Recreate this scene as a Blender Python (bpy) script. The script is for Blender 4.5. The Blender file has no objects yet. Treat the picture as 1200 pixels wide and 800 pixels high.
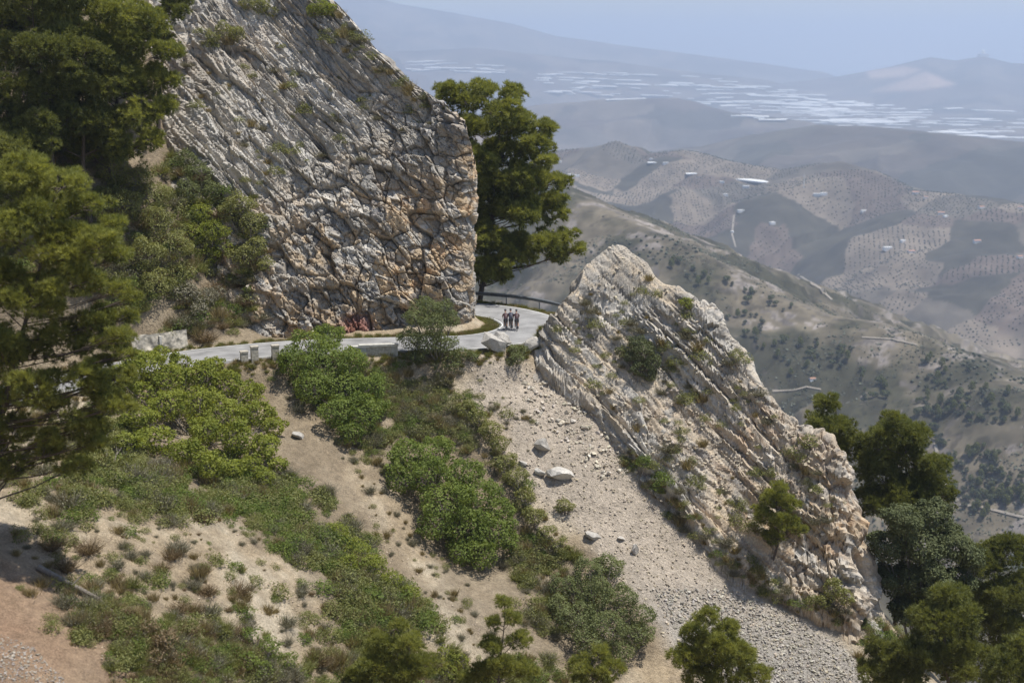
import bpy, bmesh, math, random, time
import numpy as np
from mathutils import Vector
from mathutils.bvhtree import BVHTree
T0 = time.time()
random.seed(7)
R = np.random.default_rng(11)
SC = bpy.context.scene
COL = SC.collection
# ------------------------------------------------------------------ camera geometry
PITCH = math.radians(11.86); F = 1666.7
CP, SP = math.cos(PITCH), math.sin(PITCH)
def ray(px, py):
    u = (px - 600) / F; v = -(py - 400) / F
    return np.array([u, CP + v * SP, -SP + v * CP])
def at(px, py, D):
    d = ray(px, py); return d * (D / d[1])
def proj(P):
    P = np.asarray(P, float)
    dz = P[..., 1] * CP - P[..., 2] * SP
    up = P[..., 1] * SP + P[..., 2] * CP
    dz = np.maximum(dz, 1e-3)
    return 600 + F * P[..., 0] / dz, 400 - F * up / dz
# ------------------------------------------------------------------ noise
def _h(ix, iy, iz, seed):
    h = (ix.astype(np.int64) * 374761393 + iy.astype(np.int64) * 668265263 + iz.astype(np.int64) * 2147483647 + seed * 974711) & 0xFFFFFFFF
    h = ((h ^ (h >> 13)) * 1274126177) & 0xFFFFFFFF
    h = ((h ^ (h >> 16)) * 2246822519) & 0xFFFFFFFF
    return ((h ^ (h >> 15)) & 0xFFFFFF) / float(0x1000000)
def vnoise(P, seed=0):
    i = np.floor(P); f = P - i; f = f * f * (3 - 2 * f)
    i = i.astype(np.int64); r = 0
    for a in (0, 1):
        wa = f[:, 0] if a else 1 - f[:, 0]
        for b in (0, 1):
            wb = f[:, 1] if b else 1 - f[:, 1]
            for c in (0, 1):
                wc = f[:, 2] if c else 1 - f[:, 2]
                r = r + wa * wb * wc * _h(i[:, 0] + a, i[:, 1] + b, i[:, 2] + c, seed)
    return r * 2 - 1
def fbm(P, octv=4, seed=0, gain=.5):
    a = 1.0; s = 0; t = 0
    for k in range(octv):
        s = s + a * vnoise(P * (2.03 ** k) + 17.3 * k, seed + k); t += a; a *= gain
    return s / t
def vor(P, seed=0, vec=False):
    i = np.floor(P).astype(np.int64); f = P - i
    n = len(P); F1 = np.full(n, 9.0); F2 = np.full(n, 9.0); ID = np.zeros((n, 3)); OFF = np.zeros((n, 3))
    for a in (-1, 0, 1):
        for b in (-1, 0, 1):
            for c in (-1, 0, 1):
                x, y, z = i[:, 0] + a, i[:, 1] + b, i[:, 2] + c
                h1 = _h(x, y, z, seed); h2 = _h(x, y, z, seed + 101); h3 = _h(x, y, z, seed + 202)
                dv = np.stack([f[:, 0] - a - h1, f[:, 1] - b - h2, f[:, 2] - c - h3], 1); d = np.sqrt((dv * dv).sum(1))
                nb = d < F1
                F2 = np.where(nb, F1, np.minimum(F2, d)); F1 = np.where(nb, d, F1)
                ID[nb] = np.stack([_h(x, y, z, seed + 303), _h(x, y, z, seed + 404), _h(x, y, z, seed + 505)], 1)[nb]; OFF[nb] = dv[nb]
    return (F1, F2, ID, OFF) if vec else (F1, F2, ID)
def sstep(a, b, x):
    t = np.clip((x - a) / (b - a), 0, 1); return t * t * (3 - 2 * t)
def poly_sd(px, py, poly):
    """signed distance to polygon, positive inside"""
    px = np.asarray(px, float); py = np.asarray(py, float)
    d = np.full(px.shape, 1e9); ins = np.zeros(px.shape, bool); n = len(poly)
    for k in range(n):
        x0, y0 = poly[k]; x1, y1 = poly[(k + 1) % n]
        ex, ey = x1 - x0, y1 - y0
        t = np.clip(((px - x0) * ex + (py - y0) * ey) / (ex * ex + ey * ey + 1e-9), 0, 1)
        d = np.minimum(d, np.hypot(px - x0 - t * ex, py - y0 - t * ey))
        c = ((y0 > py) != (y1 > py)) & (px < ex * (py - y0) / (ey if abs(ey) > 1e-9 else 1e-9) + x0)
        ins ^= c
    return np.where(ins, d, -d)
class RBF:
    def __init__(s, pts, c=3.0, smooth=0.0):
        pts = np.array(pts, float); s.x = pts[:, :2]; s.c = c; n = len(pts)
        A = s.phi(s.x, s.x) ; A[np.arange(n), np.arange(n)] -= smooth
        Pm = np.c_[np.ones(n), s.x]
        M = np.block([[A, Pm], [Pm.T, np.zeros((3, 3))]])
        s.w = np.linalg.solve(M, np.r_[pts[:, 2], 0, 0, 0])
    def phi(s, a, b):
        return np.sqrt(((a[:, None, :] - b[None]) ** 2).sum(-1) + s.c ** 2)
    def __call__(s, X, Y):
        q = np.stack([np.ravel(X), np.ravel(Y)], 1); out = np.empty(len(q))
        for k in range(0, len(q), 40000):
            p = q[k:k + 40000]
            out[k:k + 40000] = s.phi(p, s.x) @ s.w[:-3] + np.c_[np.ones(len(p)), p] @ s.w[-3:]
        return out.reshape(np.shape(X))
# ------------------------------------------------------------------ mesh builder
class MB:
    def __init__(s): s.v = []; s.f = []; s.m = []; s.c = []; s.n = 0; s.has_c = False
    def add(s, v, f, mat=0, col=None):
        v = np.asarray(v, float).reshape(-1, 3); f = np.asarray(f, np.int64)
        if len(f) == 0: return
        s.v.append(v); s.f.append(f + s.n); s.m.append(np.full(len(f), mat, np.int32)); s.n += len(v)
        if col is None: col = np.full((len(v), 3), .5)
        else: s.has_c = True; col = np.broadcast_to(np.asarray(col, float), (len(v), 3))
        s.c.append(col)
    def mesh(s, name, mats, smooth=False):
        me = bpy.data.meshes.new(name)
        V = np.concatenate(s.v); me.vertices.add(len(V)); me.vertices.foreach_set('co', V.astype(np.float32).ravel())
        loops = np.concatenate([f.ravel() for f in s.f]); tot = np.concatenate([np.full(len(f), f.shape[1]) for f in s.f])
        me.loops.add(len(loops)); me.loops.foreach_set('vertex_index', loops.astype(np.int32))
        me.polygons.add(len(tot)); me.polygons.foreach_set('loop_start', np.r_[0, np.cumsum(tot)[:-1]].astype(np.int32))
        for m in mats: me.materials.append(m)
        me.polygons.foreach_set('material_index', np.concatenate(s.m))
        me.polygons.foreach_set('use_smooth', np.full(len(tot), smooth))
        if s.has_c:
            a = me.color_attributes.new('tint', 'FLOAT_COLOR', 'POINT')
            C4 = np.ones((len(V), 4), np.float32); C4[:, :3] = np.concatenate(s.c); a.data.foreach_set('color', C4.ravel())
        me.update(calc_edges=True); return me
    def build(s, name, mats, parent=None, smooth=False, loc=None):
        o = bpy.data.objects.new(name, s.mesh(name, mats, smooth)); COL.objects.link(o)
        if parent is not None: o.parent = parent
        if loc is not None: o.location = loc
        return o
def tag(o, label=None, cat=None, group=None, kind=None):
    if label: o['label'] = label
    if cat: o['category'] = cat
    if group: o['group'] = group
    if kind: o['kind'] = kind
    return o
def empty(name, loc, label, cat, group=None):
    o = bpy.data.objects.new(name, None); COL.objects.link(o); o.location = [float(q) for q in loc]; o.empty_display_size = .3
    return tag(o, label, cat, group)
def copy_tree(o, parent=None):
    c = o.copy(); COL.objects.link(c); c.parent = parent
    for ch in list(o.children): copy_tree(ch, c)
    return c
def grid_faces(nr, nc):
    i = np.arange(nr * nc).reshape(nr, nc)
    return np.stack([i[:-1, :-1], i[:-1, 1:], i[1:, 1:], i[1:, :-1]], -1).reshape(-1, 4)
def tube(pts, rad, sides=6):
    pts = np.asarray(pts, float); n = len(pts); rad = np.broadcast_to(rad, (n,)) if np.ndim(rad) == 0 else np.asarray(rad, float)
    V = []
    for k in range(n):
        t = pts[min(k + 1, n - 1)] - pts[max(k - 1, 0)]; t = t / (np.linalg.norm(t) + 1e-9)
        a = np.cross(t, [0, 0, 1.0]) if abs(t[2]) < .9 else np.cross(t, [1.0, 0, 0]); a /= np.linalg.norm(a) + 1e-9; b = np.cross(t, a)
        th = np.arange(sides) * 2 * math.pi / sides
        V.append(pts[k] + rad[k] * (np.cos(th)[:, None] * a + np.sin(th)[:, None] * b))
    V = np.concatenate(V); Fc = []
    for k in range(n - 1):
        for j in range(sides):
            j2 = (j + 1) % sides; Fc.append((k * sides + j, k * sides + j2, (k + 1) * sides + j2, (k + 1) * sides + j))
    return V, np.array(Fc)
def box(lo, hi):
    x0, y0, z0 = lo; x1, y1, z1 = hi
    V = np.array([(x0, y0, z0), (x1, y0, z0), (x1, y1, z0), (x0, y1, z0), (x0, y0, z1), (x1, y0, z1), (x1, y1, z1), (x0, y1, z1)], float)
    return V, np.array([(0, 3, 2, 1), (4, 5, 6, 7), (0, 1, 5, 4), (1, 2, 6, 5), (2, 3, 7, 6), (3, 0, 4, 7)])
# ------------------------------------------------------------------ materials
def new_mat(name):
    m = bpy.data.materials.new(name); m.use_nodes = True; nt = m.node_tree; nt.nodes.clear()
    out = nt.nodes.new('ShaderNodeOutputMaterial'); return m, nt, out
def N(nt, t, **kw):
    n = nt.nodes.new(t)
    for k, v in kw.items():
        if k in n.inputs: n.inputs[k].default_value = v
        else: setattr(n, k, v)
    return n
def ramp(nt, fac, stops):
    r = N(nt, 'ShaderNodeValToRGB'); e = r.color_ramp.elements
    while len(e) < len(stops): e.new(.5)
    for q, (p, c) in zip(e, stops): q.position = p; q.color = (*c, 1)
    nt.links.new(fac, r.inputs['Fac']); return r.outputs['Color']
def mixc(nt, fac, a, b, mode='MIX'):
    m = N(nt, 'ShaderNodeMix', data_type='RGBA', blend_type=mode)
    for s, v in ((0, fac), (6, a), (7, b)):
        if isinstance(v, (int, float)): m.inputs[s].default_value = v
        elif isinstance(v, tuple): m.inputs[s].default_value = (*v, 1)
        else: nt.links.new(v, m.inputs[s])
    return m.outputs[2]
def noise(nt, scale, detail=4, rough=.55, coord=None):
    n = N(nt, 'ShaderNodeTexNoise', Scale=scale, Detail=detail, Roughness=rough)
    if coord is None: coord = N(nt, 'ShaderNodeTexCoord').outputs['Object']
    nt.links.new(coord, n.inputs['Vector']); return n.outputs['Fac']
def bump(nt, h, strength, dist):
    b = N(nt, 'ShaderNodeBump', Strength=strength, Distance=dist); nt.links.new(h, b.inputs['Height']); return b.outputs['Normal']
def mat_simple(name, col, rough=.6, metal=0, var=.15, vscale=8, bscale=None):
    m, nt, out = new_mat(name); p = N(nt, 'ShaderNodeBsdfPrincipled', Roughness=rough, Metallic=metal)
    f = noise(nt, vscale)
    c = ramp(nt, f, [(.3, tuple(x * (1 - var) for x in col)), (.7, tuple(min(1, x * (1 + var)) for x in col))])
    nt.links.new(c, p.inputs['Base Color']); nt.links.new(p.outputs[0], out.inputs[0])
    if bscale: nt.links.new(bump(nt, noise(nt, bscale), .5, .03), p.inputs['Normal'])
    return m
def mat_tint(name, vscales=(1.5, 9), amt=(.25, .25), bscale=6, bdist=.08, rough=.85, bstr=.7):
    """surface with per-vertex pigment 'tint' times fine procedural variation"""
    m, nt, out = new_mat(name); p = N(nt, 'ShaderNodeBsdfPrincipled', Roughness=rough); p.inputs['Specular IOR Level'].default_value = .25
    a = N(nt, 'ShaderNodeAttribute', attribute_name='tint').outputs['Color']
    for s, k in zip(vscales, amt):
        g = ramp(nt, noise(nt, s, 5, .62), [(.25, (1 - k,) * 3), (.75, (1 + k,) * 3)])
        a = mixc(nt, 1.0, a, g, 'MULTIPLY')
    nt.links.new(a, p.inputs['Base Color'])
    if bscale:
        nt.links.new(bump(nt, noise(nt, bscale, 6, .7), bstr, bdist), p.inputs['Normal'])
    nt.links.new(p.outputs[0], out.inputs[0]); return m
def mat_leaf(name, dark, light, transl=.3, rough=.5, spec=.3):
    m, nt, out = new_mat(name)
    a = N(nt, 'ShaderNodeAttribute', attribute_name='tint').outputs['Fac']
    c = ramp(nt, a, [(0, dark), (1, light)])
    p = N(nt, 'ShaderNodeBsdfPrincipled', Roughness=rough); p.inputs['Specular IOR Level'].default_value = spec
    t = N(nt, 'ShaderNodeBsdfTranslucent'); nt.links.new(c, p.inputs['Base Color'])
    c2 = mixc(nt, 1.0, c, (1.25, 1.2, .6), 'MULTIPLY'); nt.links.new(c2, t.inputs['Color'])
    mx = N(nt, 'ShaderNodeMixShader', Fac=transl); nt.links.new(p.outputs[0], mx.inputs[1]); nt.links.new(t.outputs[0], mx.inputs[2])
    nt.links.new(mx.outputs[0], out.inputs[0]); return m
M = {}
M['rock'] = mat_tint('rock', (1.2, 7, 30), (.18, .25, .15), 9, .10, .85, .8)
M['ground'] = mat_tint('soil', (.35, 2.5, 11), (.16, .28, .38), 5, .28, .95, 1.0)
M['hill'] = mat_tint('hill', (.004, .03), (.15, .25), None, 0, .95)
M['stone'] = mat_tint('stone', (3, 14), (.12, .2), 14, .04, .85)
M['asphalt'] = mat_simple('asphalt', (.25, .245, .24), .9, 0, .3, .7, 40)
M['paint'] = mat_simple('road_paint', (.62, .62, .6), .7, 0, .15, 3)
M['steel'] = mat_simple('galvanised_steel', (.30, .33, .37), .45, .6, .12, 3)
M['concrete'] = mat_simple('whitewashed_concrete', (.46, .44, .39), .85, 0, .25, 3, 12)
M['masonry'] = mat_simple('rubble_stone', (.42, .38, .31), .9, 0, .35, 5, 6)
M['bark'] = mat_simple('bark', (.085, .065, .05), .9, 0, .35, 7, 12)
M['bark_grey'] = mat_simple('grey_bark', (.18, .155, .13), .9, 0, .3, 6, 12)
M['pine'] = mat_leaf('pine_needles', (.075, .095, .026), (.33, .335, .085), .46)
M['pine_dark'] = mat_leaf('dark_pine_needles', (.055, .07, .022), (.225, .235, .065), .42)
M['fig'] = mat_leaf('bright_leaves', (.11, .145, .025), (.33, .35, .07), .42, .6, .15)
M['bush'] = mat_leaf('green_leaves', (.075, .115, .025), (.25, .30, .075), .4, .6, .15)
M['oak'] = mat_leaf('grey_green_leaves', (.085, .105, .038), (.22, .24, .105), .28, .65, .12)
M['holm'] = mat_leaf('holm_oak_leaves', (.055, .07, .03), (.16, .175, .085), .2, .7, .08)
M['scrub'] = mat_leaf('scrub_leaves', (.11, .125, .034), (.31, .305, .105), .34)
M['scrub_grey'] = mat_leaf('grey_scrub', (.12, .11, .075), (.28, .26, .18), .2)
M['dry'] = mat_leaf('dry_grass', (.14, .105, .05), (.36, .29, .15), .25)
M['grass'] = mat_leaf('verge_grass', (.09, .11, .03), (.28, .26, .08), .3)
M['rust'] = mat_leaf('rust_scrub', (.13, .09, .05), (.26, .19, .10), .2)
M['olive'] = mat_leaf('olive_leaves', (.035, .045, .024), (.075, .09, .05), .1)
M['white'] = mat_simple('white_wall', (.78, .77, .74), .8, 0, .05, .2)
M['tile'] = mat_simple('roof_tile', (.38, .2, .13), .85, 0, .15, .4)
M['dark'] = mat_simple('window_dark', (.04, .045, .05), .3, 0, .1, 1)
M['plastic'] = mat_simple('greenhouse_plastic', (.74, .74, .72), .7, 0, .08, .02)
M['track'] = mat_simple('dirt_track', (.27, .235, .19), .95, 0, .12, .1)
M['sea'] = mat_simple('sea_water', (.03, .06, .09), .15, 0, .1, .001)
print('mats', time.time() - T0)
# ------------------------------------------------------------------ near terrain (height field)
G = [(px, py, D) for px, py, D in [
    # bank below the road
    (250,470,100),(330,560,90),(420,650,84),(520,750,78),(390,500,98),(460,560,95),(560,660,92),(100,640,68),(0,780,55),(300,700,72),
    (200,790,60),(0,545,75),(100,540,82),(180,560,82),(250,620,77),(440,440,105),(500,450,105),(560,500,101),(600,440,106),(640,600,96),
    (700,560,99),(720,680,92),(850,680,94),(1000,790,89),(800,760,88),(650,760,84),(600,700,88),(650,500,102.5),(780,600,97.5),
    (600,950,74),(300,950,58),(1000,930,82),(820,880,82),(1100,800,89),(940,740,91.5)]]
ctl = [tuple(at(*g)) for g in G]
ctl += [tuple(at(*g)) for g in [(185,200,118.5),(100,100,119),(0,0,119),(0,200,108),(0,330,101),(100,330,106.5),(190,350,110.5),(205,335,111.3),(150,240,112),(60,390,99),(110,200,113),(200,260,115)]]
ctl += [(-12,120,-22),(-20,119,-22),(-16,124,-20),(-24,125,-17),(-22,115,-22.8),(-28,131,-8),(-34,128,2),(-50,125,9),(-70,128,22),(-70,100,4),(-75,70,-6),(-60,85,-10),(-45,60,-18),(-50,35,-12),(-40,20,-6),(-30,45,-19),
        (0,3,-4),(0,15,-12),(0,30,-21),(10,45,-31),(25,30,-31),(45,10,-25),(60,40,-45),(-20,10,-6),(-20,30,-17),(0,55,-31),(20,65,-40),
        (32,93,-47),(40,100,-54),(52,110,-64),(60,90,-62),(60,140,-85),(35,120,-58),(22,112,-38),(40,145,-80),(15,120,-34),(10,128,-33),(12,145,-55),(-4,135,-30),(-10,145,-38),(-30,148,-20),(-75,150,20),(6,120,-25.5),(-2,130.5,-24.5),
        (12,105,-27),(20,100,-34),(24,96,-39),(2,60,-33)]
ROADP = np.array([(-80,72,-24.8),(-62,80,-24.6),(-46,88,-24.3),(-35,96,-23.9),(-26,103.5,-23.3),(-18,107.3,-23.1),(-10.6,108.8,-23.1),(-4,109.6,-23.1),(-0.6,111.5,-23.1),(1.2,114.5,-23.15),(1.6,118,-23.2),(0.2,121.8,-23.25),(-3,125,-23.3),(-9,128,-23.5),(-18,130.5,-23.8),(-28,133,-24.0)], float)
def catmull(P, n=12):
    P = np.asarray(P, float); Q = np.vstack([2 * P[0] - P[1], P, 2 * P[-1] - P[-2]]); out = []
    for k in range(1, len(Q) - 2):
        for t in np.arange(n) / n:
            a, b, c, d = Q[k - 1:k + 3]
            out.append(.5 * (2 * b + (c - a) * t + (2 * a - 5 * b + 4 * c - d) * t * t + (3 * b - a - 3 * c + d) * t ** 3))
    out.append(P[-1]); return np.array(out)
ROAD = catmull(ROADP, 10)
def road_dist(X, Y):
    d = np.full(np.shape(X), 1e9); z = np.zeros(np.shape(X))
    for a, b in zip(ROAD[:-1], ROAD[1:]):
        e = b - a; t = np.clip(((X - a[0]) * e[0] + (Y - a[1]) * e[1]) / (e[0] ** 2 + e[1] ** 2), 0, 1)
        q = np.hypot(X - a[0] - t * e[0], Y - a[1] - t * e[1]); m = q < d
        d = np.where(m, q, d); z = np.where(m, a[2] + t * e[2], z)
    return d, z
g_rbf = RBF(ctl + [tuple(p) for p in ROADP[1:-1]], 2.5, .4)
SCREE = [(556,418),(600,418),(645,440),(695,480),(745,540),(805,602),(855,668),(905,706),(1010,765),(1030,860),(880,860),(790,760),(730,690),(690,640),(640,600),(606,560),(585,500),(545,465)]
def ground_z(X, Y, detail=True):
    z = g_rbf(X, Y); sh = np.shape(X)
    d, rz = road_dist(X, Y); w = sstep(3.1, 5.6, d)
    if detail:
        P = np.stack([np.ravel(X), np.ravel(Y), np.zeros(np.size(X))], 1)
        fx, fy = proj(np.c_[P[:, 0], P[:, 1], np.ravel(z)]); scr = sstep(-20, 25, poly_sd(fx, fy, SCREE))
        amp = 1 - .65 * scr
        # rills running down the fall line (towards +x -y)
        u = (P[:, 0] * .6 + P[:, 1] * .8); 
        rill = fbm(np.c_[u * .55, (P[:, 0] * .8 - P[:, 1] * .6) * .12, P[:, 2]], 3, 5)
        n = .75 * fbm(P * .14, 4, 21) * amp + .28 * rill * amp + .26 * fbm(P * .55, 4, 3) * amp + .13 * fbm(P * 1.6, 3, 9) - .16 * np.abs(fbm(P * .8, 3, 19)) * amp - .12 * np.abs(fbm(P * 2.1, 2, 29)) * amp
        z = z + (n * np.ravel(w)).reshape(sh) - .15 * (1 - w)
    return z * w + (rz - .16) * (1 - w)
xs = np.arange(-76, 61, .24); ys = np.arange(2, 151, .27)
XX, YY = np.meshgrid(xs, ys); ZZ = ground_z(XX, YY)
GV = np.stack([XX, YY, ZZ], -1).reshape(-1, 3); GF = grid_faces(len(ys), len(xs))
fx, fy = proj(GV); scr = sstep(-14, 14, poly_sd(fx, fy, SCREE) + 14 * fbm(GV * .5, 3, 44))
LITTER = [(60,570),(150,470),(230,420),(330,430),(440,430),(520,480),(600,560),(640,640),(700,640),(780,760),(700,830),(560,760),(520,690),(470,600),(410,520),(400,560),(470,640),(515,730),(420,760),(340,650),(250,600),(140,600)]
lit = sstep(-18, 12, poly_sd(fx, fy, LITTER) + 20 * fbm(GV * .35, 3, 51)) * .75
UP = [(-50,-50),(330,-50),(250,60),(215,180),(300,260),(330,330),(330,400),(160,400),(-50,420)]
lit = np.maximum(lit, .8 * sstep(-10, 10, poly_sd(fx, fy, UP)))
n1 = fbm(GV * .22, 4, 61)[:, None]; n2 = fbm(GV * 1.1, 3, 62)[:, None]
n3 = fbm(GV * 2.6, 3, 63)[:, None]; soil = np.array([.40, .315, .21]) * (1 + .22 * n2 + .22 * n3); soil = soil + (np.array([.49, .415, .305]) * (1 + .16 * n3) - soil) * sstep(-.1, .45, n1 + .35 * n2); soil = soil + (np.array([.25, .2, .145]) - soil) * sstep(.12, .5, n3 - .5 * n1) * .55
red = np.array([.30, .19, .12]); lowleft = sstep(40, -60, poly_sd(fx, fy, [(-100,560),(120,700),(230,800),(230,900),(-100,900)]) * -1)[:, None]
soil = soil + (red - soil) * np.clip(lowleft * (.75 + .5 * n1), 0, .9)
screec = np.array([.435, .37, .295]) * (1 + .12 * n2 + .12 * n3); low = sstep(650, 780, fy)[:, None]; screec = screec + (np.array([.345, .325, .295]) - screec) * low * .8
litc = np.array([.235, .185, .125]) * (1 + .25 * n2)
gc = soil + (litc - soil) * lit[:, None]; gc = gc + (screec - gc) * scr[:, None]
mb = MB(); mb.add(GV, GF, 0, np.clip(gc, .02, .9)); g = mb.build('ground', [M['ground']], smooth=True); tag(g, 'sandy tan hillside falling away to the right below the mountain road', 'hillside', kind='structure')
print('ground', time.time() - T0)
# ------------------------------------------------------------------ bedrock displacement
def norm_grid(P):
    du = np.gradient(P, axis=1); dv = np.gradient(P, axis=0); n = np.cross(du, dv); return n / (np.linalg.norm(n, axis=-1, keepdims=True) + 1e-9)
D1 = np.array([.80, .05, -.60]); D1 /= np.linalg.norm(D1)
BN = np.array([.57, -.12, .80]); BN -= D1 * (BN @ D1); BN /= np.linalg.norm(BN); D2 = np.cross(BN, D1)
def rock_disp(P, Nn, blocky, seed, gain=1.0, mul=(1, 1, 1, 1)):
    """fractured layered rock: blocks lying in beds; returns moved points, pigment"""
    Q = P + .38 * np.stack([fbm(P * .16, 3, seed + k) for k in range(3)], 1) + .05 * np.stack([fbm(P * .9, 2, seed + 5 + k) for k in range(3)], 1)
    L = np.stack([Q @ D1, Q @ D2, Q @ BN], 1)
    w = sstep(.3, .7, blocky + .35 * fbm(P * .25, 3, seed + 60)); res = []
    for var in (0, 1):
        off = np.zeros(len(P)); crack = np.zeros(len(P)); tone = np.zeros(len(P)); IDs = []
        sizes = (((7.5, 5.0, 1.6), .6, 1), ((3.0, 2.2, .6), .32, 2), ((1.1, .9, .24), .15, 3), ((.42, .36, .11), .06, 4)) if var == 0 else (((3.4, 3.0, 2.2), 1.0, 5), ((1.5, 1.3, .85), .55, 6), ((.62, .55, .34), .27, 7), ((.27, .24, .16), .10, 8))
        for (sx, sy, sz), amp, sd in sizes:
            amp = amp * mul[(sd - 1) % 4]; F1, F2, ID, OF_ = vor(L / np.array([[sx, sy, sz]]), seed * 10 + sd, True)
            tilt = (OF_ * (ID[:, [1, 2, 0]] - .5)).sum(1)
            off += amp * ((ID[:, 0] - .5) * .8 + 1.25 * tilt); crack += amp * .42 * (1 - sstep(0, .07, F2 - F1)); tone += amp * (ID[:, 1] - .5); IDs.append(ID)
        if var == 0:   # beds that run on for metres: each stands out or back by its own amount, with a sharp overhung lip
            for th, am, sd in ((2.1, 1.15, 71), (.7, .5, 72), (.24, .06, 73)):
                q = L[:, 2] / th + .35 * vnoise(np.c_[L[:, :2] * .07, L[:, 2:] * 0], seed + sd); b = np.floor(q); fr = q - b; seg = np.floor(L[:, 0] / (th * 7) + 3.7 * _h(b.astype(np.int64), b.astype(np.int64) * 0, b.astype(np.int64) * 0, seed + sd + 9))
                hb = _h(b.astype(np.int64), seg.astype(np.int64), seg.astype(np.int64) * 0, seed + sd)
                off = off * 1.0 + am * mul[0] * ((hb - .5) + .55 * (fr - .5)); tone = tone + am * (_h(b.astype(np.int64), seg.astype(np.int64), b.astype(np.int64) * 0 + 3, seed + sd) - .5); crack = crack + am * .35 * (1 - sstep(0, .10, fr))
        res.append((off, crack, tone, IDs))
    off = res[0][0] * (1 - w) + res[1][0] * w; crack = res[0][1] * (1 - w) + res[1][1] * w; tone = res[0][2] * (1 - w) + res[1][2] * w
    IDs = [np.where(w[:, None] > .5, b, a) for a, b in zip(res[0][3], res[1][3])]
    off += .035 * fbm(P * 5, 3, seed + 77)
    P2 = P + Nn * ((off - .7 * crack) * gain)[:, None]
    return P2, tone, crack, IDs
def rock_colour(P, tone, IDs, warm, seed, nz, pale=0.0):
    n = len(P); f1 = fbm(P * .13, 4, seed); f2 = fbm(P * .8, 3, seed + 1); 
    grey = np.array([.36, .335, .295]); dark = np.array([.20, .19, .185]); light = np.array([.53, .50, .45]); tan = np.array([.50, .375, .235]); rust = np.array([.40, .235, .125])
    c = np.broadcast_to(grey, (n, 3)).copy()
    def mixin(c, t, w): return c + (t - c) * np.clip(w, 0, 1)[:, None]
    c = mixin(c, light, sstep(-.15, .7, tone + f2 * .5 + pale)); c = mixin(c, dark, sstep(.25, 1.1, -tone + .6 * f2 - pale) * .85)
    r2 = IDs[1][:, 2]; r3 = IDs[2][:, 2]
    c = mixin(c, tan, warm * sstep(.35, .75, .5 * r2 + .3 * r3 + .5 * f1 + .2) * .95)
    c = mixin(c, rust, warm * sstep(.62, .95, .55 * r3 + .35 * r2 + .5 * f1) * .7)
    c = mixin(c, dark * .9, sstep(.80, .95, IDs[2][:, 1]) * .6)
    soil = np.array([.49, .41, .31]); return mixin(c, soil, sstep(.66, .95, nz + .25 * f2) * .7)
def interp_rows(ctrl, n):
    """ctrl (k, m) -> n rows, Catmull-Rom along k"""
    ctrl = np.asarray(ctrl, float); k = len(ctrl); Q = np.vstack([2 * ctrl[0] - ctrl[1], ctrl, 2 * ctrl[-1] - ctrl[-2]])
    s = np.linspace(0, k - 1 - 1e-6, n); i = s.astype(int); t = (s - i)[:, None]; a, b, c, d = Q[i], Q[i + 1], Q[i + 2], Q[i + 3]
    return .5 * (2 * b + (c - a) * t + (2 * a - 5 * b + 4 * c - d) * t * t + (3 * b - a - 3 * c + d) * t ** 3)
# ---- cliff: lofted between foot and crest, wrapping round the nose
ST = [  # foot px,py,D   crest px,py,D
    ((110,410,113),(60,-110,146)),((180,408,113),(150,-95,142)),((250,405,113),(240,-75,137)),((330,402,113),(330,-38,132.5)),((400,400,113.3),(392,2,127.5)),
    ((460,398,113.8),(458,76,123)),((510,398,114.3),(520,122,119.8)),((541,398,115),(541,143,118.4)),((552,398,116.6),(557,186,118.2)),((555,398,118.8),(558,190,119.4)),((548,398,121),(546,150,120.2)),
    ((520,398,123.5),(522,124,121.5)),((460,398,126.5),(460,78,124.5)),((330,390,133),(330,-36,134.5)),((150,390,141),(150,-90,145))]
foot = np.array([at(*a) for a, b in ST]); foot[:, 2] = -25.0; crest = np.array([at(*b) for a, b in ST])
cols_n = [22, 30, 62, 84, 84, 74, 60, 40, 30, 24, 20, 24, 20, 16]
lp = np.concatenate([np.c_[foot, crest]]); rowsP = []
Qc = np.vstack([2 * lp[0] - lp[1], lp, 2 * lp[-1] - lp[-2]])
for k, n in enumerate(cols_n):
    t = (np.arange(n) / n)[:, None]; a, b, c, d = Qc[k], Qc[k + 1], Qc[k + 2], Qc[k + 3]
    rowsP.append(.5 * (2 * b + (c - a) * t + (2 * a - 5 * b + 4 * c - d) * t * t + (3 * b - a - 3 * c + d) * t ** 3))
lp = np.concatenate(rowsP); NT = 320; tt = np.linspace(0, 1, NT)
# profile: steep low part, leaning slab above
pr = tt + .10 * np.sin(math.pi * tt) * (1 - tt)      # height runs ahead of depth: bulging face
hz = np.clip(pr, 0, 1.0); dp = tt ** 1.18
A0, A1 = lp[:, :3], lp[:, 3:]
CPs = np.empty((NT, len(lp), 3))
for j in range(NT):
    CPs[j, :, :2] = A0[:, :2] + (A1[:, :2] - A0[:, :2]) * dp[j]; CPs[j, :, 2] = A0[:, 2] + (A1[:, 2] - A0[:, 2]) * hz[j]
Nn = norm_grid(CPs).reshape(-1, 3); P0 = CPs.reshape(-1, 3)
if Nn[:, 1].mean() > 0 and Nn[len(lp) * 100 + 150, 1] > 0: Nn = -Nn
if Nn[len(lp) * 100 + 150, 1] > 0: Nn = -Nn
cx, cy = proj(P0)
blocky = sstep(-60, 110, (cx - 330) * .6 + (cy - 180) * .75)
gain = np.ones(len(P0)) * (.8 + .2 * blocky)
gain *= 1 - .6 * sstep(530, 552, cx)  # keep the nose outline
P1, tone, crack, IDs = rock_disp(P0, Nn, blocky, 3, gain, (1, 1.2, 1.1, 1))
nz = norm_grid(P1.reshape(NT, -1, 3)).reshape(-1, 3); nz = nz * np.sign((nz * Nn).sum(1, keepdims=True)); 
smz = vnoise(P0 * .5, 5) * 0 + Nn[:, 2] * .35 + nz[:, 2] * .65
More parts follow.
